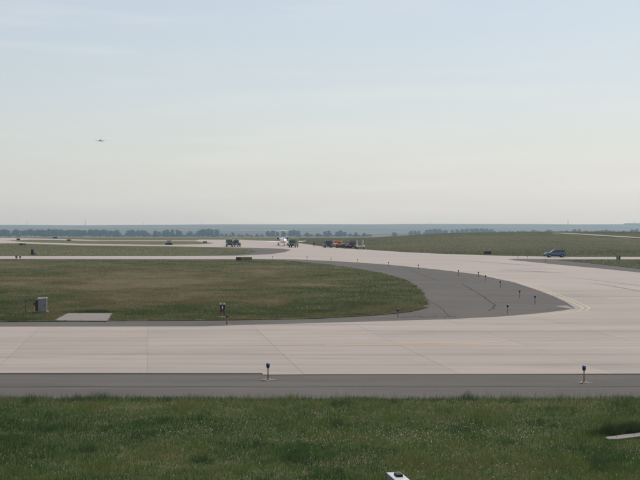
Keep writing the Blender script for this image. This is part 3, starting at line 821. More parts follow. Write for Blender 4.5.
# ------------------------------------------------------------------ vehicles
def wheel(parent, x, y, r, w=0.24, name="wheel"):
    wl = MB().tube((x, y - w / 2, r), (x, y + w / 2, r), r, None, 20).build(name, "tyre", parent)
    s = 1 if y > 0 else -1
    MB().tube((x, y + s * (w / 2 - 0.02), r), (x, y + s * (w / 2 + 0.012), r), r * 0.58, r * 0.5, 14).build("rim", "rim", wl)
    return wl

def suv(label, loc, rz, paint, bar=None, L=4.75, W=1.9, H=1.72):
    """front towards local -X"""
    r = empty("car", label, "car", loc, rz)
    hw = W / 2
    k = L / 4.75; zz = H / 1.72
    S = lambda pts: [(x * k, z * zz) for x, z in pts]
    tumble = lambda x, z: hw * (1.0 if 0.45 < z < 0.95 * zz else (0.95 if z <= 0.45 else 0.97 - 0.20 * (z - 0.95 * zz)))
    body = S([(-2.36, 0.42), (-2.38, 0.66), (-2.30, 0.86), (-2.05, 0.96), (-1.15, 1.08), (0.9, 1.12), (2.22, 1.10), (2.34, 0.95), (2.36, 0.5), (2.26, 0.36), (1.85, 0.30), (1.83, 0.52), (1.70, 0.70), (1.45, 0.76), (1.20, 0.70), (1.07, 0.52), (1.05, 0.28), (-0.95, 0.28), (-0.97, 0.52), (-1.10, 0.70), (-1.35, 0.76), (-1.60, 0.70), (-1.73, 0.52), (-1.75, 0.30), (-2.2, 0.32)])
    MB().prism(body, tumble).build("body", paint, r)
    cabin = S([(-1.18, 1.075), (-0.42, 1.58), (-0.10, 1.67), (0.7, 1.71), (1.6, 1.68), (1.98, 1.60), (2.26, 1.09)])
    MB().prism(cabin, lambda x, z: hw * (0.955 - 0.26 * (z / zz - 1.08))).build("cabin", paint, r)
    eps = 0.012
    def glass(pts, name):
        m = MB(); pts = S(pts)
        for s in (-1, 1):
            vs = [(x, s * (hw * (0.955 - 0.26 * (z / zz - 1.08)) + eps), z) for x, z in pts]
            MB().add(vs, [tuple(range(len(pts)))]).build(name, "glass_dark", r)
    glass([(-0.88, 1.14), (-0.36, 1.53), (0.05, 1.60), (0.10, 1.14)], "front_window")
    glass([(0.17, 1.14), (0.15, 1.60), (0.92, 1.62), (1.02, 1.14)], "rear_window")
    glass([(1.10, 1.14), (1.02, 1.61), (1.58, 1.59), (1.88, 1.48), (1.98, 1.14)], "quarter_window")
    f = lambda z: hw * (0.90 - 0.26 * (z / zz - 1.08))
    ws = S([(-1.13, 1.12), (-0.47, 1.565)])
    n_ = Vector((-0.5, 0, 0.75)).normalized() * 0.012
    MB().add([(ws[0][0] + n_.x, -f(ws[0][1]), ws[0][1] + n_.z), (ws[0][0] + n_.x, f(ws[0][1]), ws[0][1] + n_.z), (ws[1][0] + n_.x, f(ws[1][1]), ws[1][1] + n_.z), (ws[1][0] + n_.x, -f(ws[1][1]), ws[1][1] + n_.z)], [(0, 1, 2, 3)]).build("windscreen", "glass_dark", r)
    rw = S([(2.03, 1.52), (2.22, 1.16)])
    MB().add([(rw[0][0] + 0.015, -f(rw[0][1]), rw[0][1]), (rw[0][0] + 0.015, f(rw[0][1]), rw[0][1]), (rw[1][0] + 0.015, f(rw[1][1]), rw[1][1]), (rw[1][0] + 0.015, -f(rw[1][1]), rw[1][1])], [(0, 1, 2, 3)]).build("rear_screen", "glass_dark", r)
    for x in (-1.35, 1.45):
        for s in (-1, 1): wheel(r, x * k, s * (hw - 0.13), 0.36)
    for s in (-1, 1):
        MB().box((-2.27 * k, s * hw * 0.72, 0.78 * zz), (0.16, 0.34, 0.14)).build("headlight", "lamp_clear", r)
        MB().box((2.33 * k, s * hw * 0.80, 0.98 * zz), (0.08, 0.20, 0.26)).build("tail_light", "lamp_red", r)
        MB().box((-0.78 * k, s * (hw + 0.09), 1.14 * zz), (0.12, 0.16, 0.13)).build("mirror", paint, r)
        MB().box((0.75 * k, s * hw * 0.72, 1.745 * zz), (1.7 * k, 0.04, 0.04)).build("roof_rail", "dark_metal", r)
        MB().box((0.05 * k, s * (hw + 0.005), 0.45 * zz), (2.0 * k, 0.03, 0.16)).build("side_cladding", "dark_grey_paint", r)
    MB().box((-2.375 * k, 0, 0.60 * zz), (0.05, 1.1, 0.22)).build("grille", "dark_metal", r)
    MB().box((-2.36 * k, 0, 0.40 * zz), (0.10, W * 0.9, 0.16)).build("bumper", "dark_grey_paint", r)
    MB().box((2.36 * k, 0, 0.46 * zz), (0.10, W * 0.9, 0.2)).build("bumper", "dark_grey_paint", r)
    if bar: MB().box((0.0, 0, 1.80 * zz), (0.28, 1.15, 0.12)).build("light_bar", bar, r, bevel=0.02)
    return r

def box_truck(label, loc, rz, cab_paint, box_paint, L=6.2, W=2.3, H=2.8, open_bed=False, bar=None):
    r = empty("truck", label, "truck", loc, rz); hw = W / 2; f0 = -L / 2
    MB().box((0, 0, 0.62), (L * 0.96, 0.9, 0.22)).build("chassis", "dark_metal", r)
    ch = H * 0.86
    cab = [(f0, 0.55), (f0 - 0.02, 1.15), (f0 + 0.10, 1.35), (f0 + 0.38, ch - 0.05), (f0 + 0.6, ch), (f0 + 1.7, ch), (f0 + 1.75, 0.55)]
    MB().prism(cab, lambda x, z: hw * (0.97 if z < 1.4 else 0.90)).build("cab", cab_paint, r)
    MB().add([(f0 + 0.115 + 0.0, -hw * 0.82, 1.45), (f0 + 0.115, hw * 0.82, 1.45), (f0 + 0.335, hw * 0.80, ch - 0.15), (f0 + 0.335, -hw * 0.80, ch - 0.15)], [(0, 1, 2, 3)]).build("windscreen", "glass_dark", r)
    for s in (-1, 1):
        MB().add([(f0 + 0.35, s * (hw * 0.955), 1.42), (f0 + 1.45, s * (hw * 0.955), 1.42), (f0 + 1.45, s * (hw * 0.93), ch - 0.18), (f0 + 0.60, s * (hw * 0.93), ch - 0.18)], [(0, 1, 2, 3)]).build("door_window", "glass_dark", r)
        MB().box((f0 - 0.03, s * hw * 0.74, 0.92), (0.06, 0.30, 0.20)).build("headlight", "lamp_clear", r)
        MB().box((f0 + 0.32, s * (hw + 0.12), 1.75), (0.08, 0.16, 0.38)).build("mirror", "black_paint", r)
        MB().box((L / 2 - 0.02, s * hw * 0.8, 0.85), (0.06, 0.22, 0.16)).build("tail_light", "lamp_red", r)
    MB().box((f0 - 0.02, 0, 1.0), (0.05, W * 0.5, 0.3)).build("grille", "dark_metal", r)
    MB().box((f0 - 0.05, 0, 0.62), (0.16, W * 0.98, 0.24)).build("bumper", "dark_metal", r)
    bl = L - 1.95
    if open_bed:
        bd = MB().box((L / 2 - bl / 2, 0, 0.90), (bl, W, 0.16)).build("bed", box_paint, r)
        for s in (-1, 1): MB().box((L / 2 - bl / 2, s * (hw - 0.03), 1.27), (bl, 0.06, 0.55)).build("bed_side", box_paint, bd)
        MB().box((L / 2 - bl + 0.04, 0, 1.55), (0.08, W, 1.1)).build("headboard", box_paint, bd)
        MB().box((L / 2 - bl * 0.45, 0, 1.32), (bl * 0.6, W * 0.6, 0.65)).build("load_box", "dark_metal", bd, bevel=0.03)
    else:
        MB().box((L / 2 - bl / 2, 0, (H + 0.78) / 2), (bl, W, H - 0.78)).build("cargo_box", box_paint, r, bevel=0.04)
    for x in (f0 + 0.95, L / 2 - 1.3):
        for s in (-1, 1): wheel(r, x, s * (hw - 0.17), 0.48, 0.30)
    if bar: MB().box((f0 + 1.0, 0, ch + 0.08), (0.25, W * 0.6, 0.14)).build("light_bar", bar, r)
    return r

def pickup(label, loc, rz, paint, L=5.5, W=1.95, H=1.85, bar=None):
    r = empty("pickup_truck", label, "pickup", loc, rz); hw = W / 2
    body = [(-2.70, 0.48), (-2.72, 0.98), (-2.58, 1.10), (-1.35, 1.18), (2.70, 1.18), (2.72, 0.55), (2.35, 0.48), (2.30, 0.70), (2.02, 0.86), (1.74, 0.86), (1.46, 0.70), (1.40, 0.46), (-1.30, 0.46), (-1.36, 0.70), (-1.64, 0.86), (-1.92, 0.86), (-2.20, 0.70), (-2.26, 0.48)]
    MB().prism(body, lambda x, z: hw * (0.98 if z > 0.6 else 0.94)).build("body", paint, r)
    cab = [(-1.42, 1.18), (-0.72, H - 0.06), (-0.5, H), (0.75, H), (0.95, 1.18)]
    MB().prism(cab, lambda x, z: hw * (0.95 if z < 1.3 else 0.80)).build("cab", paint, r)
    MB().add([(-1.38, -hw * 0.84, 1.24), (-1.38, hw * 0.84, 1.24), (-0.80, hw * 0.76, H - 0.09), (-0.80, -hw * 0.76, H - 0.09)], [(0, 1, 2, 3)]).build("windscreen", "glass_dark", r)
    for s in (-1, 1):
        MB().add([(-1.10, s * hw * 0.965, 1.25), (0.80, s * hw * 0.965, 1.25), (0.66, s * hw * 0.84, H - 0.12), (-0.62, s * hw * 0.84, H - 0.12)], [(0, 1, 2, 3)]).build("door_window", "glass_dark", r)
        MB().box((-2.70, s * hw * 0.74, 0.92), (0.08, 0.34, 0.20)).build("headlight", "lamp_clear", r)
        MB().box((2.71, s * hw * 0.88, 0.95), (0.05, 0.16, 0.34)).build("tail_light", "lamp_red", r)
        MB().box((-0.95, s * (hw + 0.10), 1.30), (0.12, 0.20, 0.2)).build("mirror", "black_paint", r)
        MB().box((1.85, s * hw * 0.93, 1.21), (1.7, 0.09, 0.07)).build("bed_rail", "black_paint", r)
    MB().box((-2.725, 0, 0.85), (0.05, W * 0.55, 0.34)).build("grille", "dark_metal", r)
    for x in (-2.74, 2.74): MB().box((x, 0, 0.58), (0.14, W * 0.95, 0.22)).build("bumper", "galvanised", r)
    for x in (-1.78, 1.88):
        for s in (-1, 1): wheel(r, x, s * (hw - 0.13), 0.40, 0.26)
    if bar: MB().box((0.0, 0, H + 0.07), (0.3, 1.2, 0.13)).build("light_bar", bar, r)
    return r

Q = math.pi / 2     # facing the camera: local -X towards -Y
ON = 0.031
suv("dark blue estate car driving left along the far road", (*P(555, 257.4), ON), 0.0, "silver_blue_paint", "light_bar_blue")
box_truck("pale green box truck left of the dark pickup", (*P(229.3, 246.7), ON), Q + 0.12, "pale_green_paint", "pale_green_paint", 6.0, 2.15, 2.75)
pickup("dark grey pickup beside the pale green box truck", (*P(236.3, 246.9), ON), Q - 0.12, "dark_grey_paint", H=2.25, W=2.1, bar="lamp_amber")
box_truck("olive green truck parked in front of the white jet", (*P(293.6, 247.4), ON), Q - 0.16, "olive_paint", "olive_paint", 6.0, 2.35, 2.9)
box_truck("dark navy truck at the left end of the vehicle row", (*P(327.8, 247.7), ON), Q + 0.10, "navy_paint", "navy_paint", 6.4, 2.4, 2.75, True)
pickup("orange-red pickup between navy truck and orange loader", (*P(335.4, 246.7), ON), Q + 0.2, "orange_red_paint", H=1.95)
def loader(label, loc, rz):
    r = empty("loader", label, "loader", loc, rz)
    MB().box((0.4, 0, 0.95), (2.6, 1.1, 0.6)).build("chassis", "orange_paint", r, bevel=0.04)
    MB().prism([(0.3, 1.25), (0.4, 1.55), (1.7, 1.50), (1.75, 1.25)], lambda x, z: 0.5).build("engine_cover", "orange_paint", r)
    cb = MB().prism([(-0.75, 1.2), (-0.65, 2.15), (0.25, 2.15), (0.3, 1.2)], lambda x, z: 0.78 if z < 1.5 else 0.72).build("cab", "orange_paint", r)
    MB().add([(-0.745, -.55, 1.5), (-0.745, .55, 1.5), (-0.685, .52, 1.98), (-0.685, -.52, 1.98)], [(0, 1, 2, 3)]).build("windscreen", "glass_dark", cb)
    MB().box((-0.2, 0, 2.21), (1.2, 1.6, 0.14)).build("roof", "orange_paint", cb)
    MB().tube((-0.2, 0, 2.27), (-0.2, 0, 2.42), 0.08, None, 10).build("beacon", "lamp_amber", cb)
    for s in (-1, 1):
        MB().box((-1.25, s * 0.55, 0.95), (1.5, 0.14, 0.2), ry=-0.35).build("lift_arm", "orange_paint", r)
    MB().prism([(-2.35, 0.15), (-1.75, 0.18), (-1.68, 0.95), (-1.78, 0.98), (-1.9, 0.35)], lambda x, z: 0.95).build("bucket", "dark_metal", r)
    for x in (-0.75, 1.1):
        for s in (-1, 1): wheel(r, x, s * 0.82, 0.58, 0.4)
    return r
loader("orange wheel loader in the middle of the vehicle row", (*P(339.6, 248.1), ON), Q - 0.15)
suv("dark estate car between the orange loader and maroon truck", (*P(346.6, 248.5), ON), Q + 0.25, "dark_grey_paint", "lamp_red", H=1.9, W=2.0)
box_truck("maroon truck left of the white ramp trailer", (*P(353.3, 248.5), ON), Q - 0.12, "maroon_paint", "dark_metal", 5.4, 1.9, 2.45)
def ramp_trailer(label, loc, rz):
    r = empty("trailer", label, "trailer", loc, rz)
    MB().box((0, 0, 0.80), (5.2, 2.2, 0.18)).build("deck", "trailer_grey", r)
    MB().box((0, 0, 0.58), (5.0, 0.8, 0.26)).build("chassis", "dark_metal", r)
    for s in (-1, 1):
        rp = MB()
        for dy in (-0.17, 0.17): rp.box((-2.62, s * 0.80 + dy, 1.75), (0.09, 0.07, 1.95), ry=0.05)
        for i in range(6): rp.box((-2.62, s * 0.80, 0.95 + i * 0.32), (0.06, 0.32, 0.07))
        rp.build("ramp", "white_paint", r)
        MB().box((0, s * 1.07, 1.05), (5.1, 0.06, 0.32)).build("side_board", "white_paint", r)
        MB().box((-2.62, s * 0.98, 0.66), (0.06, 0.2, 0.12)).build("tail_light", "lamp_red", r)
        for x in (-0.6, 0.45): wheel(r, x, s * 0.98, 0.40, 0.26)
    MB().box((-2.60, 0, 0.74), (0.1, 2.2, 0.3)).build("rear_beam", "trailer_grey", r)
    MB().tube((2.5, 0, 0.6), (4.0, 0, 0.5), 0.07, None, 8).build("drawbar", "dark_metal", r)
    return r
ramp_trailer("white trailer with two upright loading ramps at the row's right end", (*P(360.6, 249.3), ON), Q - 0.1)

# ------------------------------------------------------------------ aircraft
def ring(cx, cy, cz, ry, rz, n=16, ax='x'):
    return [(cx, cy + ry * math.cos(2 * math.pi * i / n), cz + rz * math.sin(2 * math.pi * i / n)) for i in range(n)]
def wing(m, root, tip, c0, c1, th0, th1, vertical=False):
    """root and tip leading edges, chord along +X"""
    R = []
    for p, c_, t_ in ((root, c0, th0), (tip, c1, th1)):
        pts = [(0, 0), (0.12, 0.5), (0.4, 0.6), (0.75, 0.3), (1, 0), (0.75, -0.2), (0.4, -0.4), (0.12, -0.35)]
        if vertical: R.append([(p[0] + a * c_, p[1] + b * t_, p[2]) for a, b in pts])
        else: R.append([(p[0] + a * c_, p[1], p[2] + b * t_) for a, b in pts])
    m.rings(R); return m

def bizjet(label, loc, rz):
    r = empty("business_jet", label, "jet", loc, rz)
    zc = 1.95
    st = [(-7.6, .05, .05, zc - .25), (-7.3, .28, .26, zc - .2), (-6.6, .60, .58, zc - .1), (-5.6, .86, .92, zc), (-4.6, .95, 1.0, zc), (2.5, .95, 1.0, zc), (4.6, .75, .8, zc + .1), (6.4, .35, .42, zc + .35), (7.4, .08, .1, zc + .5)]
    fu = MB().rings([ring(x, 0, z, a, b, 18) for x, a, b, z in st]).build("fuselage", "aircraft_white", r, True)
    MB().add([(-6.42, -.50, zc + .40), (-6.42, .50, zc + .40), (-5.75, .62, zc + .90), (-5.75, -.62, zc + .90)], [(0, 1, 2, 3)]).build("windscreen", "glass_dark", fu)
    for s in (-1, 1):
        for i in range(6):
            MB().tube((-3.4 + i * .85, s * .93, zc + .28), (-3.4 + i * .85, s * .965, zc + .27), .15, None, 10).build("cabin_window", "glass_dark", fu)
        wg = wing(MB(), (-1.4, s * .5, zc - .72), (1.6, s * 8.1, zc - .32), 3.0, 1.0, .36, .12).build("wing", "aircraft_white", r, False)
        wing(MB(), (1.7, s * 8.05, zc - .33), (2.3, s * 8.2, zc + .35), .9, .4, .1, .05).build("winglet", "aircraft_white", wg)
        nc = MB().rings([ring(x, s * 1.68, zc + .62, a, a, 16) for x, a in ((2.4, .40), (2.5, .50), (3.4, .56), (4.6, .46), (5.2, .34))]).build("engine_nacelle", "aircraft_grey", r, True)
        MB().tube((2.385, s * 1.68, zc + .62), (2.40, s * 1.68, zc + .62), .40, None, 16).build("intake", "intake_dark", nc)
        wing(MB(), (3.0, s * .7, zc + .55), (3.1, s * 1.3, zc + .6), 1.6, 1.4, .25, .2).build("pylon", "aircraft_white", nc)
        wing(MB(), (6.5, s * .02, zc + 3.25), (7.4, s * 2.5, zc + 3.28), 1.7, .8, .2, .08).build("tailplane", "aircraft_white", r)
        g_ = MB().tube((1.0, s * 1.6, .45), (1.0, s * 1.6, zc - .6), .09, None, 8).build("main_gear", "dark_metal", r)
        for dx in (-.2, .2): MB().tube((1.0, s * 1.6 + dx - .1, .38), (1.0, s * 1.6 + dx + .1, .38), .38, None, 14).build("tyre", "tyre", g_)
    wing(MB(), (4.4, 0, zc + .6), (6.5, 0, zc + 3.3), 3.2, 1.7, .36, .2, True).build("tail_fin", "fin_blue", r)
    g_ = MB().tube((-5.2, 0, .35), (-5.2, 0, zc - .8), .07, None, 8).build("nose_gear", "dark_metal", r)
    for s in (-1, 1): MB().tube((-5.2, s * .13 - .06, .26), (-5.2, s * .13 + .06, .26), .26, None, 12).build("tyre", "tyre", g_)
    return r
bizjet("white twin-engine jet with high T-tail parked head-on", (*P(283.2, 245.9), ON), Q + 0.10)

def airliner(label, loc, rz, rx):
    r = empty("airliner", label, "airliner", loc, rz)
    st = [(-18, .1, .1, 0), (-17, 1.0, 1.0, .05), (-15, 1.75, 1.8, .2), (-12.5, 2.0, 2.05, .3), (9, 2.0, 2.05, .3), (14, 1.3, 1.4, .8), (18.5, .35, .4, 1.4)]
    MB().rings([ring(x, 0, z, a, b, 16) for x, a, b, z in st]).build("fuselage", "airliner_grey", r, True)
    for s in (-1, 1):
        w1 = wing(MB(), (-4.5, s * 1.5, -.8), (4.2, s * 18.5, 1.5), 7.0, 1.6, .9, .2).build("wing", "airliner_grey", r)
        wing(MB(), (4.3, s * 18.4, 1.4), (6.0, s * 18.8, 3.6), 1.5, .6, .2, .1).build("winglet", "airliner_grey", w1)
        n_ = MB().rings([ring(x, s * 6.1, -1.6, a, a, 14) for x, a in ((-6.2, .9), (-5.8, 1.1), (-4, 1.15), (-2, .75))]).build("engine", "airliner_grey", r, True)
        MB().tube((-6.25, s * 6.1, -1.6), (-6.19, s * 6.1, -1.6), .85, None, 14).build("intake", "intake_dark", n_)
        wing(MB(), (13.5, s * .8, 1.2), (16.8, s * 6.6, 1.9), 3.6, 1.4, .4, .15).build("tailplane", "airliner_grey", r)
        MB().tube((1.2, s * 2.9, -3.3), (1.2, s * 2.9, -.6), .3, None, 8).build("main_gear", "dark_metal", r)
    MB().tube((-13.5, 0, -3.2), (-13.5, 0, -1.2), .2, None, 8).build("nose_gear", "dark_metal", r)
    wing(MB(), (11.0, 0, 1.9), (16.5, 0, 8.0), 6.0, 2.4, .5, .25, True).build("tail_fin", "airliner_grey", r)
    r.rotation_euler = (0, rx, rz)
    return r
dv = ray(100.6, 140.6)
airliner("small airliner with wheels down flying toward the field in the sky", Vector((0, 0, CAM_H)) + dv * 3000, Q + 0.08, 0.0)

# ------------------------------------------------------------------ person
def person(label, loc, rz):
    r = empty("person", label, "person", loc, rz)
    J = {"pelvis": (0, 0, .95), "spine": (0, .01, 1.18), "chest": (0, 0, 1.38), "neck": (0, .01, 1.50), "head": (0, -.01, 1.60), "crown": (0, 0, 1.74),
         "lh": (.10, 0, .90), "lk": (.12, -.03, .50), "la": (.13, .02, .09), "lt": (.14, -.15, .04), "rh": (-.10, 0, .90), "rk": (-.12, -.02, .50), "ra": (-.13, .02, .09), "rt": (-.14, -.15, .04),
         "ls": (.19, 0, 1.42), "le": (.25, .03, 1.14), "lw": (.25, -.08, .90), "lf": (.245, -.11, .80), "rs": (-.19, 0, 1.42), "re": (-.25, .03, 1.14), "rw": (-.25, -.08, .90), "rf": (-.245, -.11, .80)}
    Rr = {"pelvis": .15, "spine": .14, "chest": .16, "neck": .06, "head": .10, "crown": .085, "lh": .095, "lk": .065, "la": .045, "lt": .04, "ls": .075, "le": .05, "lw": .035, "lf": .03}
    E = [("pelvis", "spine"), ("spine", "chest"), ("chest", "neck"), ("neck", "head"), ("head", "crown")]
    for s in "lr": E += [("pelvis", s + "h"), (s + "h", s + "k"), (s + "k", s + "a"), (s + "a", s + "t"), ("chest", s + "s"), (s + "s", s + "e"), (s + "e", s + "w"), (s + "w", s + "f")]
    names = list(J); me = bpy.data.meshes.new("body")
    me.from_pydata([J[k] for k in names], [(names.index(a), names.index(b)) for a, b in E], [])
    o = link("body", me, r); me.materials.append(MATS["jacket_dark"])
    o.modifiers.new("skin", 'SKIN')
    if not me.skin_vertices: me.skin_vertices.new()
    for i, k in enumerate(names):
        rr = Rr.get(k, Rr.get("l" + k[1:], .05)); me.skin_vertices[0].data[i].radius = (rr, rr * (.8 if k in ("chest", "spine", "pelvis") else 1))
        me.skin_vertices[0].data[i].use_root = (k == "pelvis")
    sb = o.modifiers.new("sub", 'SUBSURF'); sb.levels = sb.render_levels = 1
    n = 12
    face = MB().rings([[(rr * math.cos(2 * math.pi * i / n), -.03 + rr * .9 * math.sin(2 * math.pi * i / n), z) for i in range(n)] for rr, z in ((.05, 1.53), (.085, 1.57), (.095, 1.63), (.09, 1.68))])
    face.build("face", "skin", r, True)
    MB().rings([[(rr * math.cos(2 * math.pi * i / n), .01 + rr * math.sin(2 * math.pi * i / n), z) for i in range(n)] for rr, z in ((.105, 1.62), (.112, 1.68), (.095, 1.74), (.04, 1.78))]).build("hair", "hair_dark", r, True)
person("person in dark clothes standing alone right of the jet's wing", (*P(314, 246.9), ON), 0.3)

# ------------------------------------------------------------------ far trees
def tree_meshes(seed, w, h):
    rng = np.random.default_rng(seed); rd = random.Random(seed)
    tr = MB(); tr.tube((0, 0, -0.3), (0.1, 0, h * .34), .34, .22, 8); tr.tube((0.1, 0, h * .34), (-.1, .1, h * .7), .22, .08, 7)
    for k in range(6):
        a = rd.uniform(0, 6.28); z0 = h * rd.uniform(.25, .5)
        tr.tube((0.05, 0, z0), (math.cos(a) * w * .32, math.sin(a) * w * .32, z0 + h * rd.uniform(.15, .3)), .11, .04, 6)
    lobes = []
    for k in range(20):
        a = rd.uniform(0, 6.28); z = h * rd.uniform(.12, .86); prof = math.sin(math.pi * min(1, .18 + .8 * z / h)) ** .6
        rr = w * .5 * rd.uniform(.1, .78) * prof
        lobes.append((math.cos(a) * rr, math.sin(a) * rr, z, w * rd.uniform(.15, .24), h * rd.uniform(.09, .15)))
    lobes.append((0, 0, h * .84, w * .2, h * .14)); lobes.append((0, 0, h * .4, w * .3, h * .3))
    vs, fs = [], []
    for (lx, ly, lz, lr, lh) in lobes:
        for q in range(60):
            d = rng.normal(size=3); d /= np.linalg.norm(d); rad = rng.random() ** .4
            c_ = np.array([lx, ly, lz]) + d * rad * np.array([lr, lr, lh]); c_[2] = max(c_[2], .3)
            n1 = rng.normal(size=3); n1 /= np.linalg.norm(n1); n2 = np.cross(n1, rng.normal(size=3)); n2 /= np.linalg.norm(n2)
            s = rng.uniform(.35, .75); o = len(vs)
            vs += [tuple(c_ - n1 * s), tuple(c_ - n2 * s * .6), tuple(c_ + n1 * s), tuple(c_ + n2 * s * .6)]; fs.append((o, o + 1, o + 2, o + 3))
    cr = MB(); cr.v = vs; cr.f = fs
    return tr.mesh("trunk", "bark"), cr.mesh("crown", "tree_leaves")
TV = [tree_meshes(s, w, h) for s, w, h in ((1, 11, 11), (2, 9, 12), (3, 12, 9.5), (4, 8, 10))]
def far_tree(pxx, top, base, label, group, d=3300.0, wpx=None, kind="tree"):
    x = (pxx - 320) / FPX * d; z = float(terrain(x, d))
    tall = (HORIZON - top) / FPX * d + CAM_H - z
    k = random.randrange(4); s = 1.09 * tall / (11, 12, 9.5, 10)[k]
    r = empty(kind, label, kind, (x, d, z - 0.2), random.uniform(0, 6.28), group)
    sx = s if wpx is None else 1.2 * (wpx / FPX * d) / (11, 9, 12, 8)[k]
    r.scale = (sx, sx, s)
    link("trunk", TV[k][0], r); link("crown", TV[k][1], r)
u = random.uniform
xx = -90.0
while xx < 122:
    for row in (0,):
        far_tree(xx + u(-1, 1), 229.3 + u(0, 1.6) + (0.5 if row else 0), 237, "hazy blue tree in the continuous belt at far left", "tree belt at far left", 3280 + u(-40, 40), u(6.5, 9))
    xx += u(3.0, 4.2)
CL = [("hazy tree in the first clump right of the tree belt", "first clump right of the belt", [(129, 230.4), (133, 229.9), (138, 230.6), (142.5, 230.2), (145.5, 231.0)], 6.2),
      ("hazy tree in the long clump between the two pale gaps and lone tree", "long clump left of the lone tree", [(155, 230.8), (159.5, 231.6), (164, 230.6), (168, 229.9), (172.5, 230.0), (177, 230.2), (180, 231.4)], 6.0),
      ("lone round hazy tree left of the tallest clump", "lone tree left of the tallest clump", [(190, 231.4)], 6.5),
      ("hazy tree in the tallest clump left of the green truck", "tallest clump", [(199.5, 230.6), (203.5, 229.3), (208, 229.2), (212.5, 230.1), (216.5, 229.8)], 7.0),
      ("small hazy tree just above the pale green truck", "trees above the green truck", [(226.6, 233.8), (232.6, 232.6)], 4.6),
      ("hazy tree in the clump behind the jet's tail", "clump behind the jet", [(268, 231.5), (272.5, 230.9), (277, 231.8), (284, 231.4), (290, 230.7), (294, 230.2), (297.6, 230.8)], 6.2),
      ("small hazy tree right of the clump behind the jet", "lone tree right of the jet", [(307.5, 232.6)], 6.0),
      ("hazy tree behind the left vehicles of the row", "trees behind the vehicle row", [(318, 233.4), (325, 231.5), (328.6, 231.0), (337.5, 231.6), (341, 230.8), (344.5, 231.8)], 5.6),
      ("small low tree above the right end of the vehicle row", "low trees above the row", [(350.5, 233.6), (355.8, 232.8), (364.5, 233.2)], 4.6),
      ("single faint tree on the field edge right of the vehicles", "single tree on the field edge", [(394.5, 232.2)], 5.4)]
for lb, gp, pts, w in CL:
    for (a, tp) in pts:
        far_tree(a, tp + u(-.2, .2), 237, lb, gp, 3300 + u(-40, 40), w * u(.9, 1.1))
CR = [("faint blue tree in the small clump right of the single tree", "right-hand clump one", [(411, 231.2), (415, 230.7), (418.5, 231.1)], 5),
      ("faint blue tree in the middle right-hand clump", "right-hand clump two", [(427, 230.4), (431, 229.6), (435.5, 229.2), (440, 229.4), (445, 230.2)], 6.5),
      ("faint blue tree in the long right-hand clump", "right-hand clump three", [(452, 230.2), (457, 229.8), (462, 229.4), (467, 229.0), (472, 228.7), (477, 228.6), (482, 228.6), (487, 228.8), (492, 229.3)], 7),
      ("low faint tree on the horizon of the right rise", "low trees over the right rise", [(522, 230.6), (533, 230.3), (548, 229.8), (551, 230.2)], 7),
      ("dark blue tree left above the pale hill road", "trees above the hill road", [(567, 230.4), (575, 229.4), (578.5, 229.6), (585, 230.6)], 5.5),
      ("faint tree in the low clump above the hill road's middle", "clump above the road middle", [(597, 230.7), (602, 230.2), (606, 229.9), (610, 230.6)], 6),
      ("blue tree at the right edge of the skyline", "trees at the right edge", [(623.5, 230.8), (632, 229.6), (637, 229.4), (643, 229.9)], 6.5)]
for lb, gp, pts, w in CR:
    for (a, tp) in pts:
        far_tree(a, tp + u(-.15, .15), 234, lb, gp, 3800 + u(-40, 40), w * u(.9, 1.1))

def shrubs(x0_, x1_, d, lo, hi, label, group):
    a = x0_
    while a < x1_:
        far_tree(a, u(lo, hi), 237, label, group, d + u(-30, 30), u(4, 7), "shrub")
        a += u(3.2, 5.5)
shrubs(118, 262, 3340, 233.4, 235.2, "low hazy shrub at the foot of the left tree clumps", "low shrubs left of the jet")
shrubs(300, 372, 3350, 233.8, 235.2, "low hazy shrub between trees above the vehicle row", "low shrubs above the vehicles")
shrubs(500, 640, 3850, 230.9, 231.6, "low faint shrub along the right rise's skyline", "low shrubs on the right skyline")

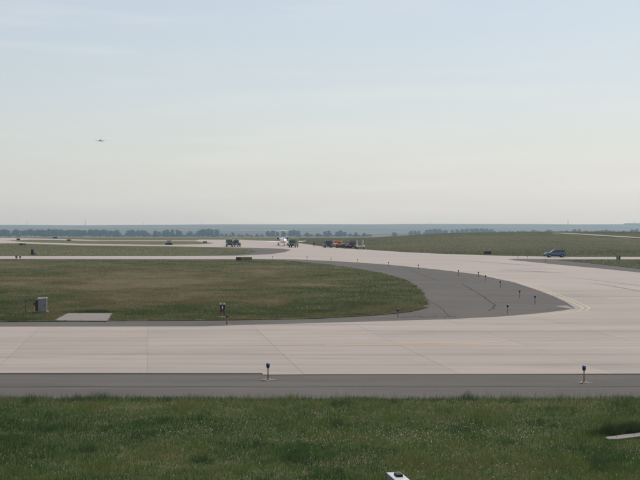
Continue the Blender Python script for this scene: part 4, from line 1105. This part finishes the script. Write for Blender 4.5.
# ------------------------------------------------------------------ masts and a building on the ridge
def mast(pxx, top, label, d=6600.0, w=3.2):
    x = (pxx - 320) / FPX * d; z = float(terrain(x, d)) - 1
    h = (HORIZON - top) / FPX * d + CAM_H - z
    r = empty("radio_mast", label, "mast", (x, d, z), 0, "masts on the ridge")
    m = MB()
    for k in range(3):
        a = k * 2 * math.pi / 3; m.tube((w / 2 * math.cos(a), w / 2 * math.sin(a), 0), (w / 5 * math.cos(a), w / 5 * math.sin(a), h), w * .16, w * .1, 6)
    m.build("legs_frame", "mast_steel", r)
    b = MB(); nseg = 10
    for i in range(nseg):
        z0, z1 = h * i / nseg, h * (i + 1) / nseg
        for k in range(3):
            a, c_ = k * 2 * math.pi / 3, (k + 1) * 2 * math.pi / 3
            r0, r1 = w / 2 * (1 - .6 * i / nseg), w / 2 * (1 - .6 * (i + 1) / nseg)
            b.tube((r0 * math.cos(a), r0 * math.sin(a), z0), (r1 * math.cos(c_), r1 * math.sin(c_), z1), w * .06, None, 4)
    b.build("bracing", "mast_steel", r)
    MB().tube((0, 0, h), (0, 0, h + 4), w * .12, w * .05, 6).build("antenna", "mast_steel", r)
for a, tp, lb, w in ((85.5, 219.4, "tallest radio mast on the left skyline", 5.5), (27, 219.8, "thin faint radio mast at far left on the skyline", 3), (143, 221.8, "short mast right of the tallest one on the skyline", 3.5), (200.4, 222, "short mast above the tallest tree clump", 3.5), (261, 222.8, "stubby mast on the skyline left of the jet", 4), (431, 221.8, "short mast on the skyline above the middle right clump", 3.5), (568, 219.6, "tall radio mast on the right skyline", 5), (634.4, 220.8, "mast rising over the long building at the right skyline", 4.5)):
    mast(a, tp, lb, 6600, w * 0.7)
d = 6550.0; x = (633 - 320) / FPX * d; z = float(terrain(x, d))
b = empty("long_building", "long low building on the skyline at the right edge", "building", (x, d, z - 1))
hh = (HORIZON - 223.6) / FPX * d + CAM_H - z + 1
MB().box((0, 0, hh / 2), (94, 40, hh)).build("wall", "building_wall", b)
MB().prism([(-48, hh), (-46, hh + 1.6), (46, hh + 1.6), (48, hh)], lambda x, z: 21).build("roof", "roof_metal", b)
for i in range(8): MB().box((-40 + i * 11.5, -20.2, hh * .55), (6, 0.5, hh * .35)).build("window", "glass_dark", b)

# ------------------------------------------------------------------ haze
t = NT("haze_air")
t.t.nodes.remove(t.b)
pv = t.n("ShaderNodeVolumePrincipled")
pv.inputs["Color"].default_value = (0.52, 0.77, 1.0, 1)
pv.inputs["Absorption Color"].default_value = (1, 1, 1, 1)
pv.inputs["Density"].default_value = HAZE_DENSITY
pv.inputs["Anisotropy"].default_value = 0.45
t.l(pv.outputs[0], t.t.nodes["Material Output"].inputs["Volume"])
m = MB().box((0, 4300, 120), (30000, 9000, 330))
hz = m.build("haze", "haze_air"); tag(hz, "thin pale blue haze filling the air over the plain", "haze", None, "stuff")
hz.display_type = 'WIRE'
